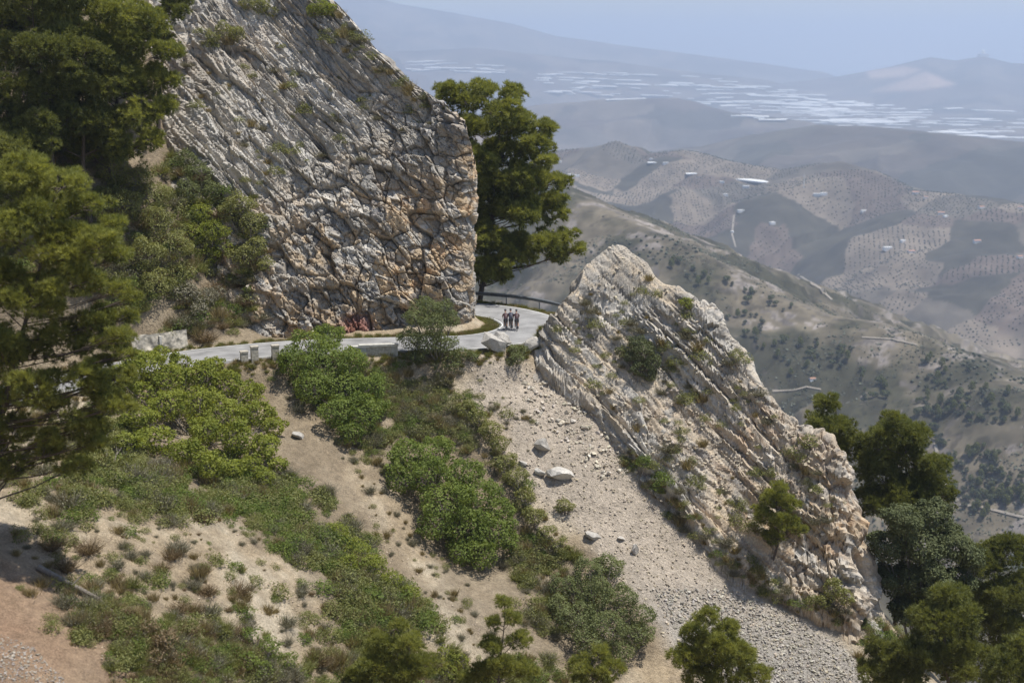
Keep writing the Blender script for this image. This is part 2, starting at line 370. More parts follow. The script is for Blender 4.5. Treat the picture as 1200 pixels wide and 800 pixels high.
warm = .2 + .8 * sstep(0, 140, (cx - 250) * .35 + (cy - 190) * .9 - 20) * (1 - .35 * sstep(-.2, .5, fbm(P0 * .2, 3, 90))) + .5 * sstep(525, 550, cx)
warm = np.clip(warm, 0, 1)
colr = rock_colour(P0, tone, IDs, warm, 40, smz, .12 * (1 - blocky))
stain = sstep(.05, .45, fbm(P0 * .11, 4, 97))[:, None]; colr = colr * (1 - .22 * stain); redm = sstep(14, -4, np.hypot((cx - 418) / 1.25, cy - 383) - 10)[:, None]; colr = colr + (np.array([.27, .10, .075]) - colr) * redm * .8
mb = MB(); mb.add(P1, grid_faces(NT, len(lp)), 0, np.clip(colr, .02, .9)); CLV = P1; CLF = grid_faces(NT, len(lp))
c = mb.build('cliff', [M['rock']]); tag(c, 'tall fractured grey and tan cliff of tilted rock beds above the road', 'cliff', kind='structure')
print('cliff', len(P1), time.time() - T0)
# ---- outcrop rib right of the road
def ground_D(px, py):
    d = ray(px, py); D = np.linspace(60, 140, 600); z = ground_z(d[0] / d[1] * D, D, False); m = z > d[2] / d[1] * D
    return D[m.argmax()] if m.any() else 140.0
OC = []
for px_, py_, D_, back_ in [(640,400,107.5,1.6),(690,400,107.2,2),(740,370,107.8,2),(720,440,105,2),(780,430,104.8,2),(770,500,102,2),(830,480,102.2,2),(810,560,100,1.8),(870,560,99,2),(930,560,97.5,2),(870,620,97,1.8),(930,640,95.2,2),(985,620,94.8,1.5),(900,680,94.5,1.0),(975,690,93.2,1.2),
    (612,404,109,.6),(640,428,106,.8),(690,470,104,.9),(740,533,101.5,.9),(800,595,98.3,.9),(850,662,96,.8),(820,590,98,1.4),(760,530,101,1.4),(705,460,104,1.4)]:
    OC.append(at(px_, py_, min(D_, ground_D(px_, py_) - back_)))
OC += [at(*q) for q in [(612,392,109),(640,352,110),(665,325,110.5),(690,308,111),(725,289,111),(760,312,110),(800,342,108),(840,368,106),(880,432,104),(905,470,102),(940,497,100.5),(985,533,98.5),(1006,575,96.5)]]
OC = [tuple(p) for p in OC]
OC += [tuple(at(*q) + np.array([0, 0, -1.0])) for q in [(596,424,107.4),(630,455,105),(680,505,102),(728,565,99),(785,628,96),(840,700,93),(905,720,92.2),(1000,745,91.3)]]
OC += [(26.2,95.5,-39),(26.5,93,-41),(26.3,98,-41),(25,101,-42),(21,104,-40),(17,108,-36),(13,112,-32),(9,115,-29),(5,115.2,-25.5),(3.6,112.5,-24.6),(2.2,110.2,-24.3),(1,108.4,-24.6),(28,96,-48),(28,91,-48),(24,90,-43.5),(20,107,-44),(30,100,-52),(12,117,-36),(-1,106,-25.8)]
o_rbf = RBF(OC, .8, .05)
ox = np.arange(-2.0, 29.2, .085); oy = np.arange(89.0, 117.0, .085)
OX, OY = np.meshgrid(ox, oy); OZ = o_rbf(OX, OY)
RIB = [(604,394),(646,334),(698,262),(775,262),(875,325),(930,415),(1035,495),(1095,600),(1070,800),(1005,748),(900,706),(842,680),(790,612),(730,552),(680,490),(640,452),(600,428)]
GZo = ground_z(OX, OY); bx, by = proj(np.stack([OX, OY, np.maximum(OZ, GZo)], -1))
rim = poly_sd(bx, by, RIB) + 9 * fbm(np.stack([OX.ravel(), OY.ravel(), OX.ravel() * 0], 1) * .8, 3, 66).reshape(OX.shape)
back = sstep(0, 1, (OY - 100) / 8) * (OX > 3)          # the hidden far side is never trimmed
wr = np.maximum(sstep(-6, 22, rim), (OZ < GZo - .3) * 0); OZ = (GZo - 1.6) * (1 - wr) + OZ * wr
OP = np.stack([OX, OY, OZ], -1); ON = norm_grid(OP).reshape(-1, 3); ON *= np.sign(ON[:, 2:3] + 1e-9); P0 = OP.reshape(-1, 3)
px, py = proj(P0)
blocky = .34 + .4 * sstep(880, 980, px)
gain = (.8 - .4 * sstep(40, -10, np.hypot((px - 730) / 1.6, py - 318) - 30)) * np.ones(len(P0))
P1, tone, crack, IDs = rock_disp(P0, ON, blocky, 8, gain, (.85, 1.3, .9, .6))
nz = norm_grid(P1.reshape(len(oy), -1, 3)).reshape(-1, 3); nz *= np.sign(nz[:, 2:3] + 1e-9)
soft = np.maximum(sstep(.0, .5, fbm(P0 * .22, 3, 123) + .1), .95 * sstep(34, 8, np.hypot((px - 752) / 1.9, (py - 330 - (px - 752) * .55) / .8) + 12 * fbm(P0 * .6, 3, 124)))           # weathered sandy hollows between slabs
P1 = P1 + (P0 + np.array([0, 0, .05]) + ON * (.35 * (P1 - P0) @ np.ones((3, 1)) * 0) - P1) * (soft * .55)[:, None]
warm = .22 + .3 * sstep(860, 960, px) + .35 * sstep(.0, .4, fbm(P0 * .18, 3, 222))
colr = rock_colour(P0, tone, IDs, warm, 60, nz[:, 2] * .8 + .25 * soft, .14)
tanc = np.array([.50, .405, .285]); colr = colr + (tanc - colr) * (soft * .7 * sstep(.25, .75, nz[:, 2]))[:, None]
OF = grid_faces(len(oy), len(ox)); buried = (P1[:, 2] < GZo.ravel() - .7); OF = OF[~buried[OF].all(1)]
used = np.zeros(len(P1), bool); used[OF.ravel()] = True; rem = np.cumsum(used) - 1; OF = rem[OF]; P1 = P1[used]; colr = colr[used]; OUV = P1
mb = MB(); mb.add(P1, OF, 0, np.clip(colr, .02, .9)); c = mb.build('rock_outcrop', [M['rock']]); tag(c, 'pale rocky rib of cracked slabs right of the road above the scree', 'rock outcrop', kind='structure')
print('outcrop', len(P1), time.time() - T0)
# ------------------------------------------------------------------ raycasting onto the near ground
bv = np.concatenate([GV, CLV, OUV]); bf = np.concatenate([GF, CLF + len(GV), OF + len(GV) + len(CLV)])
BVH = BVHTree.FromPolygons(bv.tolist(), bf.tolist()); del bv, bf
def hit(px, py):
    d = Vector(ray(px, py)).normalized(); h = BVH.ray_cast(Vector((0, 0, 0)), d, 400)
    return None if h[0] is None else (np.array(h[0]), np.array(h[1]))
def down(x, y, z=60):
    h = BVH.ray_cast(Vector((x, y, z)), Vector((0, 0, -1)), 400); return None if h[0] is None else np.array(h[0])
print('bvh', time.time() - T0)
# ------------------------------------------------------------------ road, lines, verge
def ribbon(line, off0, off1, zoff, n0=0, n1=None):
    L = line[n0:n1]; t = np.gradient(L[:, :2], axis=0); t /= np.linalg.norm(t, axis=1, keepdims=True); nr = np.c_[t[:, 1], -t[:, 0]]
    a = np.c_[L[:, :2] + nr * off0, L[:, 2] + zoff]; b = np.c_[L[:, :2] + nr * off1, L[:, 2] + zoff]; return a, b
a, b = ribbon(ROAD, -2.7, 2.7, 0); k = 9
V = np.stack([a + (b - a) * t + np.array([0, 0, .05 * (1 - (2 * t - 1) ** 2)]) for t in np.linspace(0, 1, k)], 1)
low = np.stack([V[:, 0] - [0, 0, .35], V[:, -1] - [0, 0, .35]], 1)
mb = MB(); VV = np.concatenate([low[:, :1], V, low[:, 1:]], 1); mb.add(VV.reshape(-1, 3), grid_faces(len(ROAD), k + 2)); r = mb.build('road', [M['asphalt']], smooth=True); tag(r, 'narrow pale asphalt mountain road curving round the cliff', 'road', kind='structure')
mb = MB()
for o0, o1 in ((-2.52, -2.40), (2.40, 2.52)):
    a, b = ribbon(ROAD, o0, o1, .05 * (1 - (2.46 / 2.7) ** 2) + .012); mb.add(np.stack([a, b], 1).reshape(-1, 3), grid_faces(len(a), 2))
r = mb.build('road_marking', [M['paint']]); tag(r, 'worn white edge lines along the mountain road', 'road marking', kind='structure')
# ------------------------------------------------------------------ foliage generators
def rdir(n, rng):
    v = rng.normal(size=(n, 3)); return v / np.linalg.norm(v, axis=1, keepdims=True)
def unit(v): return v / (np.linalg.norm(v, axis=-1, keepdims=True) + 1e-9)
def needles(C, D, k, length, width, rng, spread=.8):
    n = len(C); d = unit(np.repeat(D, k, 0) + spread * rdir(n * k, rng)); c = np.repeat(C, k, 0) + d * (length * .1)
    s = unit(np.cross(d, rdir(n * k, rng))) * (width * .5); L = length * rng.uniform(.6, 1.15, (n * k, 1))
    V = np.stack([c - s, c + s, c + d * L], 1).reshape(-1, 3); return V, np.arange(n * k * 3).reshape(-1, 3)
def leaves(C, Nn, size, rng, jit=.7, aspect=.6):
    n = len(C); nn = unit(Nn + jit * rdir(n, rng)); t = unit(np.cross(nn, rdir(n, rng))); b = np.cross(nn, t)
    L = size * rng.uniform(.6, 1.25, (n, 1)); w = L * aspect * .5
    V = np.stack([C - t * L * .5, C + b * w + t * L * .05, C + t * L * .5 - nn * L * .12, C - b * w + t * L * .05], 1).reshape(-1, 3)
    return V, np.arange(n * 4).reshape(-1, 4)
def lump_pts(lumps, per_m2, rng, inner=.62, up=.15, cull=.8):
    """points on the outer shells of overlapping ellipsoids, not buried in a neighbour"""
    P, D, I = [], [], []
    for k, (c, r) in enumerate(lumps):
        r = np.broadcast_to(np.asarray(r, float), (3,)); area = 4 * math.pi * ((r[0] * r[1]) ** 1.6 / 3 + (r[0] * r[2]) ** 1.6 / 3 + (r[1] * r[2]) ** 1.6 / 3) ** (1 / 1.6)
        n = max(4, int(area * per_m2)); d = rdir(n, rng); d[:, 2] += up; d = unit(d)
        rad = rng.uniform(inner, 1.03, (n, 1)) * (1 + .18 * vnoise(d * 3 + k * 7.7, 31)[:, None])
        P.append(np.asarray(c) + d * r * rad); D.append(unit(d / r * r.mean())); I.append(np.full(n, k))
    P = np.concatenate(P); D = np.concatenate(D); I = np.concatenate(I); keep = np.ones(len(P), bool)
    for k, (c, r) in enumerate(lumps):
        q = (((P - np.asarray(c)) / r) ** 2).sum(1); keep &= (q > cull ** 2) | (I == k)
    return P[keep], D[keep], I[keep]
def make_pine(root, base, lumps, seed, mat='pine', per=9.0, k=16, nl=.34, nw=.05, trunk_r=.24, gap=-.42, top=None):
    """trunk (with limbs) and crown as children of root; coordinates local to base"""
    rng = np.random.default_rng(seed); L = [(np.asarray(c) - base, np.asarray(r, float)) for c, r in lumps]
    zs = np.array([c[2] for c, r in L]); H = zs.max() if top is None else top
    mid = np.mean([c for c, r in L], 0)
    tb = MB(); n = 9; tp = np.array([[mid[0] * (t ** 1.3) + .25 * math.sin(t * 6 + seed), mid[1] * (t ** 1.3) + .2 * math.cos(t * 5 + seed) - .2, -.5 + (H + .5) * t] for t in np.linspace(0, 1, n)])
    tr = trunk_r * (1 - .86 * np.linspace(0, 1, n)); tb.add(*tube(tp, tr, 8))
    for c, r in L:
        t = np.clip((c[2] - .28 * np.hypot(*(c[:2] - mid[:2])) - r[2] * .3) / H, .08, .95); a = np.array([np.interp(t, np.linspace(0, 1, n), tp[:, q]) for q in range(3)])
        m = (a + c) / 2 + np.array([0, 0, -.04 * np.linalg.norm(c - a)]); ra = max(.03, .3 * np.interp(t, np.linspace(0, 1, n), tr))
        tb.add(*tube([a, m, c], [ra, ra * .7, .02], 5))
        for q in range(5):
            e = c + rdir(1, rng)[0] * r * .75; tb.add(*tube([m + (c - m) * rng.uniform(.2, .9), e], [.022, .008], 4))
    tb.build('trunk', [M['bark']], root)
    L2 = []
    for c, r in L:
        L2.append((c, r * .82))
        for q in range(5):
            d = rdir(1, rng)[0]; d[2] = d[2] * .7 + .15; L2.append((c + d * r * rng.uniform(.75, 1.05), r * rng.uniform(.28, .5)))
    L = L2; P, D, I = lump_pts(L, per, rng, .4, .25, .7); D = unit(D + np.array([0, 0, .6]))
    # ragged: drop tufts where a 3-d noise says there is a gap
    g = vnoise(P * 1.5 + seed, 5) + .6 * vnoise(P * 3.4 + seed, 6); kk = g > gap; P, D, I = P[kk], D[kk], I[kk]
    V, Fc = needles(P, D, k, nl, nw, rng, .85)
    tuft_tone = rng.uniform(0, 1, len(L))[I] * .35 + rng.uniform(0, .5, len(P)) + .22 * D[:, 2]  # tone random per lump and tuft, paler where a tuft points upward
    cb = MB(); cb.add(V, Fc, 0, np.repeat(np.clip(tuft_tone, 0, 1), k * 3)[:, None] * np.ones((1, 3))); cb.build('crown', [M[mat]], root)
def make_bush(root, base, lumps, seed, mat, per=38, size=.2, aspect=.6, jit=.75, stem=True, mix=None, inner=.6):
    rng = np.random.default_rng(seed); L = [(np.asarray(c) - base, np.asarray(r, float)) for c, r in lumps]
    if stem:
        tb = MB()
        for c, r in L:
            a = np.array([c[0] * .12, c[1] * .12, -.3]); m = a * .5 + c * .5 + np.array([0, 0, -.15]); tb.add(*tube([a, m, c], [.07, .05, .02], 5))
            for q in range(6): tb.add(*tube([m + (c - m) * rng.uniform(0, 1), c + rdir(1, rng)[0] * r * .85], [.02, .006], 4))
        tb.build('stem', [M['bark_grey']], root)
    L2 = []
    for c, r in L:
        L2.append((c, r * .86))
        for q in range(4):
            d = rdir(1, rng)[0]; d[2] = abs(d[2]) * .9; L2.append((c + d * r * rng.uniform(.72, 1.0), r * rng.uniform(.25, .45)))
    L = L2; P, D, I = lump_pts(L, per, rng, inner, .12, .74)
    g = vnoise(P * 2.1 + seed, 5) + .5 * vnoise(P * 5 + seed, 8); kk = g > -.42; P, D, I = P[kk], D[kk], I[kk]
    V, Fc = leaves(P, unit(D + [0, 0, .35]), size, rng, jit, aspect)
    t = .25 * rng.uniform(0, 1, len(L))[I] + .3 * (.5 + .5 * vnoise(P * 1.3, 9)) + rng.uniform(0, .5, len(P))
    cb = MB(); cb.add(V, Fc, 0, np.repeat(np.clip(t, 0, 1), 4)[:, None] * np.ones((1, 3))); cb.build('crown' if stem else 'foliage', [M[mat]], root)
def px_lumps(lst, D0, depth, seed, flat=.8, back=True):
    """lumps seen at (px, py) with radius rpx, at real depth D0 plus their own offsets"""
    rng = np.random.default_rng(seed); out = []; cx = np.mean([l[0] for l in lst]); hw = max(abs(l[0] - cx) for l in lst) + 1e-6
    for (x, y, r) in lst:
        w = math.sqrt(max(.05, 1 - ((x - cx) / hw) ** 2)) * depth; off = rng.uniform(-1, .25) * w
        for o in ([off, rng.uniform(.3, 1) * w] if back else [off]):
            p = at(x, y, D0 + o); rr = r / F * (D0 + o); out.append((p, np.array([rr, rr, rr * flat])))
    return out
def auto_lumps(base, rx, ry, h, n, seed, r0=.42, z0=.25, cone=0.0):
    rng = np.random.default_rng(seed); out = []
    for k in range(n):
        t = (k + .5) / n; z = h * (z0 + (1 - z0) * t) ; w = math.sqrt(max(0.02, 1 - ((t - .35) / .68) ** 2)) * (1 - cone * t)
        a = k * 2.4 + rng.uniform(-.4, .4); q = rng.uniform(.45, .8) * w
        s = rng.uniform(.8, 1.2) * r0 * (.55 + .45 * w)
        out.append((base + np.array([rx * q * math.cos(a), ry * q * math.sin(a), z - s * h * .15]), np.array([rx * s, ry * s, min(rx, h) * s * .85])))
    return out
# ------------------------------------------------------------------ trees
PINES = 'pine trees on the mountain slope'
# big pine beyond the cliff nose
base = np.array([-3.2, 133.5, -27.0])
ls = [(525,110,20),(548,150,26),(565,105,20),(600,110,17),(585,135,26),(612,145,24),(560,190,28),(595,180,28),(630,170,22),(640,150,14),(620,210,28),(648,215,20),(575,235,30),(610,250,28),(645,250,22),(662,280,18),(678,293,11),(640,285,24),(605,290,26),(575,280,22),(590,312,15),(575,325,10),(655,300,14),(540,230,26),(535,180,26),(638,190,16),(622,300,14),(550,270,24),(652,236,13),(520,140,16)]
o = empty('pine_tree', base, 'tall rounded pine standing behind the cliff nose over the road bend', 'tree', PINES)
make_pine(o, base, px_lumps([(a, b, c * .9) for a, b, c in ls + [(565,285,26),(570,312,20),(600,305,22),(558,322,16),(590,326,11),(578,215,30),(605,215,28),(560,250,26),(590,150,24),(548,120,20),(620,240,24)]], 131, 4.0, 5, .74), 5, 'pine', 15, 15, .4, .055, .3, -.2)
# near pine at the left edge
base = at(-12, 610, 64)
h_ = down(base[0], base[1]); base = h_ if h_ is not None else base
ls = [(20,205,40),(75,215,36),(45,250,45),(105,240,25),(120,285,30),(60,300,46),(0,270,45),(140,300,18),(140,340,18),(100,330,34),(40,350,48),(150,372,14),(110,380,32),(-15,340,50),(70,400,45),(130,400,20),(0,410,50),(100,440,28),(40,455,42),(70,480,30),(-20,480,45),(20,505,32),(120,425,14),(55,515,20),(100,500,30),(130,470,24),(150,440,17),(60,530,26),(20,545,30),(140,395,20),(155,350,12),(110,520,20),(130,445,22),(145,415,18),(112,455,26),(150,475,14),(90,545,24),(-30,520,40),(-40,400,40),(-50,300,40),(85,275,30),(130,265,18)]
o = empty('pine_tree', base, 'shaggy yellow-green pine at the left edge, nearest to the viewer', 'tree', PINES)
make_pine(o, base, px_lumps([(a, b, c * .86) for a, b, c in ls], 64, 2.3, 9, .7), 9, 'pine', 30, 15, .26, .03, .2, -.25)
# pines on the slope above the road, upper left
TL = [  # trunk foot px,py,D, lumps
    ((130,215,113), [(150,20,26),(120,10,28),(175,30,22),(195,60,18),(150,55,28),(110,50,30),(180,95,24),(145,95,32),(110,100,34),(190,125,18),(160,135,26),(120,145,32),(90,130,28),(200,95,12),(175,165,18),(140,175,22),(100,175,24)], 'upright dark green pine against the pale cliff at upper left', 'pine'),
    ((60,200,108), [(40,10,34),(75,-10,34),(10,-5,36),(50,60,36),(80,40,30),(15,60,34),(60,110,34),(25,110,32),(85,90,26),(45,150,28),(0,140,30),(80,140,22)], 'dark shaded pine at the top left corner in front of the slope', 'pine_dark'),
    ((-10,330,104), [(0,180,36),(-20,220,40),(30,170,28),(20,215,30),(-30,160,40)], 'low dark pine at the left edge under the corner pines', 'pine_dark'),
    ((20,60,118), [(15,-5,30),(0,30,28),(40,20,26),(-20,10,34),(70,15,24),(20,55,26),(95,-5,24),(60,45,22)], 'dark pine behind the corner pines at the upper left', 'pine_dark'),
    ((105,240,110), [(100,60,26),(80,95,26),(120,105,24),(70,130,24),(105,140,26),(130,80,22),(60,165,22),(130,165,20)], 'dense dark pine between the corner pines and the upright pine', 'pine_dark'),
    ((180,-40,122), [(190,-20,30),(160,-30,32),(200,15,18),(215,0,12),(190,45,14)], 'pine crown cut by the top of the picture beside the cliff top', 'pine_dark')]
for k, (f, ls, lab, mt) in enumerate(TL):
    base = at(*f); q = down(base[0], base[1]); base = base if q is None else q
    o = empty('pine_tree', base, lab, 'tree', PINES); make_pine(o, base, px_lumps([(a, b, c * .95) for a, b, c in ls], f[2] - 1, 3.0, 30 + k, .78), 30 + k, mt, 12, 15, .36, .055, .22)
# right side trees beyond and below the outcrop
RT = [((985,640,106), [(968,475,14),(962,500,20),(985,500,16),(975,530,24),(1000,525,20),(960,530,16)], 'slim pointed pine just behind the end of the rock rib', 'pine'),
      ((1055,680,104), [(1050,505,24),(1075,510,20),(1030,520,20),(1060,540,30),(1095,545,18),(1030,560,28),(1085,575,26),(1050,590,30),(1010,590,22),(1108,580,14)], 'broad olive-green pine right of the rock rib, tallest of the right hand clump', 'pine'),
      ((1160,760,100), [(1150,660,24),(1180,650,26),(1140,700,28),(1175,700,32),(1200,690,30),(1155,740,32),(1190,745,34),(1130,740,24)], 'dark bushy pine filling the lower right edge', 'pine_dark'),
      ((1110,850,84), [(1110,700,22),(1095,730,26),(1125,730,24),(1080,770,28),(1115,775,32),(1150,780,28),(1060,790,24)], 'yellowish young pine at the bottom right in front of the holm oak', 'pine'),
      ((1040,850,84), [(1030,760,16),(1045,785,22),(1020,790,18)], 'small pine cut by the bottom edge right of the scree foot', 'pine'),
      ((1180,850,80), [(1180,790,30),(1210,780,30),(1195,760,22)], 'pine top in the bottom right corner', 'pine_dark')]
for k, (f, ls, lab, mt) in enumerate(RT):
    base = at(*f); q = down(base[0], base[1]); base = base if q is None else q
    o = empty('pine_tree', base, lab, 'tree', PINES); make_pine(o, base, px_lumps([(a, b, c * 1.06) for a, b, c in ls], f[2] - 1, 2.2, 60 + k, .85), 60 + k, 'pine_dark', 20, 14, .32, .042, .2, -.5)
base = at(1080, 740, 97); q = down(base[0], base[1]); base = q
o = empty('holm_oak', base, 'rounded grey-green holm oak right of the rock rib', 'tree')
make_bush(o, base, px_lumps([(1060,610,28),(1095,605,26),(1040,640,26),(1080,640,34),(1120,640,26),(1050,680,28),(1090,685,34),(1125,680,22),(1065,715,26),(1105,715,24),(1140,655,18)], 96, 2.2, 71, .85), 71, 'holm', 130, .21, .55)
# young pines rising along the bottom edge
BT = [((590,850,76), [(590,705,9),(600,725,12),(580,730,10),(605,750,15),(578,755,14),(592,780,20),(615,785,16),(568,785,14),(555,800,18)], 'narrow young pine with loose tiers at the bottom middle', 'pine'),
      ((845,850,80), [(830,722,14),(815,740,18),(850,740,18),(835,760,26),(870,765,20),(805,770,20),(855,785,28),(820,795,26),(890,790,16)], 'bushy young pine at the bottom edge in front of the scree', 'pine'),
      ((465,850,70), [(465,735,12),(450,755,20),(480,755,18),(440,780,24),(470,785,28),(500,780,18),(420,795,20)], 'soft green young pine at the bottom edge left of middle', 'pine'),
      ((690,860,76), [(700,765,14),(680,780,16),(715,785,18),(695,800,24)], 'broom-like young pine at the bottom edge under the grey-green bush', 'pine'),
      ((905,655,95), [(915,570,10),(905,585,14),(925,590,12),(895,605,16),(918,612,15),(935,620,9),(905,630,12)], 'small pine growing from the face of the rock rib', 'pine')]
for k, (f, ls, lab, mt) in enumerate(BT):
    q = hit(f[0], f[1]) if f[1] < 800 else None
    base = at(*f) if q is None else q[0]; D0 = base[1] if q is not None else f[2]
    if q is None:
        z = down(base[0], base[1]); base = z if z is not None else base
    o = empty('pine_tree', base, lab, 'tree', PINES); make_pine(o, base, px_lumps(ls, D0 - .3, 1.2, 90 + k), 90 + k, mt, 34, 13, .26, .03, .1, -.45)
# ------------------------------------------------------------------ large shrubs below the road
def drape(lst, bulge, flat, seed):
    """lumps resting on the slope: each stands in front of the ground seen behind it, the middle ones furthest out"""
    rng = np.random.default_rng(seed); out = []; L = np.array(lst, float); cx, cy = L[:, 0].mean(), L[:, 1].mean(); hx, hy = np.ptp(L[:, 0]) / 2 + 1, np.ptp(L[:, 1]) / 2 + 1
    for x, y, r in lst:
        h = hit(x, min(y + .55 * r, 799))
        if h is None: continue
        D = h[0][1]; w = math.sqrt(max(.05, 1 - .8 * ((x - cx) / hx) ** 2 - .6 * ((y - cy) / hy) ** 2)); rr = r / F * D
        for o in (-bulge * w * rng.uniform(.6, 1), -bulge * w * rng.uniform(0, .45)): out.append((at(x, y, D + o), np.array([rr, rr, rr * flat]) * (1 + o / D)))
    return out
def shrub_px(label, foot_px, lst, mat, seed, depth=1.8, per=40, size=.2, aspect=.6, name='shrub', flat=.85, group=None, lift=0.0, dr=True):
    h = hit(*foot_px); base = h[0]
    o = empty(name, base, label, 'shrub', group); L = drape(lst, depth, flat, seed) if dr else px_lumps(lst, base[1] - lift, depth, seed, flat)
    base2 = np.mean([c for c, r in L], 0); z = down(base2[0], base2[1], 20); base = base if z is None or abs(z[2] - base2[2]) > 4 else z; o.location = [float(q) for q in base]
    make_bush(o, base, L, seed, mat, per, size, aspect); return o
shrub_px('big round glossy green bush at the roadside in front of the cliff foot', (390,492), [(360,405,24),(385,395,20),(345,425,24),(380,425,30),(412,425,24),(365,455,26),(400,455,30),(435,455,22),(395,485,24),(425,485,26),(440,478,16),(412,508,18)], 'bush', 201, 1.9, 60, .19)
shrub_px('large round glossy green bush in the gully, below the middle', (535,650), [(480,535,26),(510,530,24),(470,560,24),(505,560,32),(545,555,26),(520,590,36),(560,585,30),(585,600,22),(545,620,32),(580,625,28),(510,615,26),(565,650,24),(595,635,16),(540,648,20)], 'bush', 202, 2.2, 60, .19)
shrub_px('bright green leafy thicket below the road beside the left pine', (250,540), [(175,430,22),(200,445,26),(235,440,24),(265,450,22),(290,460,20),(195,475,26),(230,475,28),(265,485,28),(300,485,22),(320,500,16),(240,505,24),(280,515,26),(310,525,20),(295,545,16),(170,460,18),(325,545,14),(250,428,14),(212,424,14),(165,490,22),(185,515,22),(215,530,22),(245,545,22),(275,550,18),(150,520,18),(310,560,16),(140,445,22),(155,422,18),(186,416,14),(125,465,20)], 'fig', 203, 1.6, 55, .21, .62)
shrub_px('grey-green small tree on the road edge in front of the cliff nose', (505,420), [(500,360,16),(520,362,14),(485,372,14),(508,380,20),(530,375,12),(480,398,16),(500,402,20),(522,405,16),(490,418,14),(540,415,12),(530,428,14),(510,430,12),(553,418,8)], 'oak', 204, 1.4, 85, .13, .6, dr=False)
shrub_px('spreading grey-green bush at the lower middle beside the scree', (705,770), [(690,670,22),(715,665,20),(660,690,22),(695,700,28),(730,700,22),(750,720,20),(670,725,26),(710,735,30),(745,745,22),(690,755,22),(725,765,20),(655,710,16)], 'oak', 205, 1.8, 85, .15, .55)
shrub_px('dark green bush rooted in a crack of the rock rib', (752,452), [(745,402,12),(755,412,15),(738,418,10),(765,425,12),(752,432,14),(762,440,10),(728,412,8)], 'holm', 206, .8, 150, .12, .6)
shrub_px('tufted green bush beside the tilted roadside boulders', (607,430), [(602,410,9),(614,412,8),(607,420,10),(598,424,7)], 'oak', 207, .6, 110, .12)
shrub_px('lone rounded tuft on the scree slope', (662,600), [(662,592,10),(656,595,7),(668,594,7)], 'scrub', 208, .5, 160, .10)
shrub_px('small bright green bush on the crest of the rock rib', (804,362), [(803,354,8),(808,358,6)], 'fig', 209, .4, 140, .10)
shrub_px('green shrub hanging at the foot of the rock rib', (985,712), [(975,690,14),(990,700,14),(965,705,12)], 'scrub', 210, .7, 110, .13)
shrub_px('dark green bush below the end of the road gap', (560,475), [(545,480,14),(560,490,15),(575,505,16),(585,520,14),(595,540,12)], 'scrub', 211, .8, 100, .13)
shrub_px('long green shrub row along the left rim of the scree', (612,590), [(590,545,14),(605,560,16),(615,580,14),(625,605,14),(640,625,13),(655,640,12)], 'scrub', 212, .8, 100, .13)
shrub_px('green shrub between the two round bushes on the bank', (425,660), [(395,625,18),(420,645,18),(440,665,18),(460,680,16),(480,695,14),(410,660,12)], 'fig', 213, .8, 90, .13)
shrub_px('dull green shrub on the bank between the left pine and the bright thicket', (140,545), [(120,500,18),(140,520,20),(155,545,18),(115,540,20),(135,560,16),(95,555,16)], 'scrub', 214, .8, 80, .13)
shrub_px('leafy green shrub at the bottom edge under the bare slope', (310,770), [(295,745,14),(315,760,18),(335,775,16),(290,775,16),(310,785,14)], 'bush', 215, .6, 90, .11)
shrub_px('yellowish broom-like shrub at the bottom edge right of the soft young pine', (530,790), [(520,765,12),(540,775,14),(525,788,14),(550,790,10)], 'fig', 216, .6, 90, .11)
shrub_px('brownish shrub at the bottom left beyond the fallen trunk', (185,760), [(175,735,14),(195,750,16),(180,770,14),(205,770,12)], 'rust', 217, .5, 90, .10)
# shrubs on the bank above the road, upper left
UL = 'shrubs on the bank above the road'
ub = [((245,310), [(235,250,18),(250,270,18),(225,275,18),(262,290,14),(245,300,16)], 'fig', 'yellow-green shrub above the road beside the cliff edge'),
      ((200,330), [(180,260,24),(200,290,26),(170,300,24),(205,325,20),(180,335,22)], 'scrub', 'brownish green shrub mass above the roadside wall'),
      ((285,320), [(280,240,18),(295,262,18),(300,290,16),(285,300,18),(310,310,12),(268,250,16)], 'scrub', 'dark shrub hanging down the left side of the cliff'),
      ((215,215), [(215,190,18),(235,205,18),(250,225,16),(220,225,18),(262,240,12)], 'oak', 'grey-green shrub under the upright pine by the cliff'),
      ((150,230), [(130,200,22),(160,210,22),(180,230,22),(145,240,24),(120,235,22)], 'scrub', 'low shrub mass at the foot of the upright pine'),
      ((225,362), [(215,345,18),(240,350,16),(232,362,14),(255,345,12)], 'scrub_grey', 'dry greyish shrub just above the road'),
      ((20,170), [(10,150,20),(35,160,20),(-10,165,24)], 'rust', 'brownish shrub in the shade of the corner pines')]
for k, (f, ls, mt, lab) in enumerate(ub):
    shrub_px(lab, f, ls, mt, 230 + k, 1.0, 60, .17, .5, lift=.6)
# shrubs on the top edge of the cliff
for k, (f, ls, mt, lab) in enumerate([((378,20), [(378,10,13),(368,14,10),(388,14,9)], 'fig', 'round green bush on the cliff top at the upper edge'),
      ((300,14), [(290,5,10),(305,8,12),(318,14,9)], 'scrub', 'low green bush on the upper cliff near the top edge'),
      ((270,40), [(262,36,12),(278,40,12),(250,44,9)], 'scrub', 'dull green bush on the upper cliff left of the slabs')]):
    shrub_px(lab, f, ls, mt, 250 + k, .6, 90, .13)
print('trees', time.time() - T0)
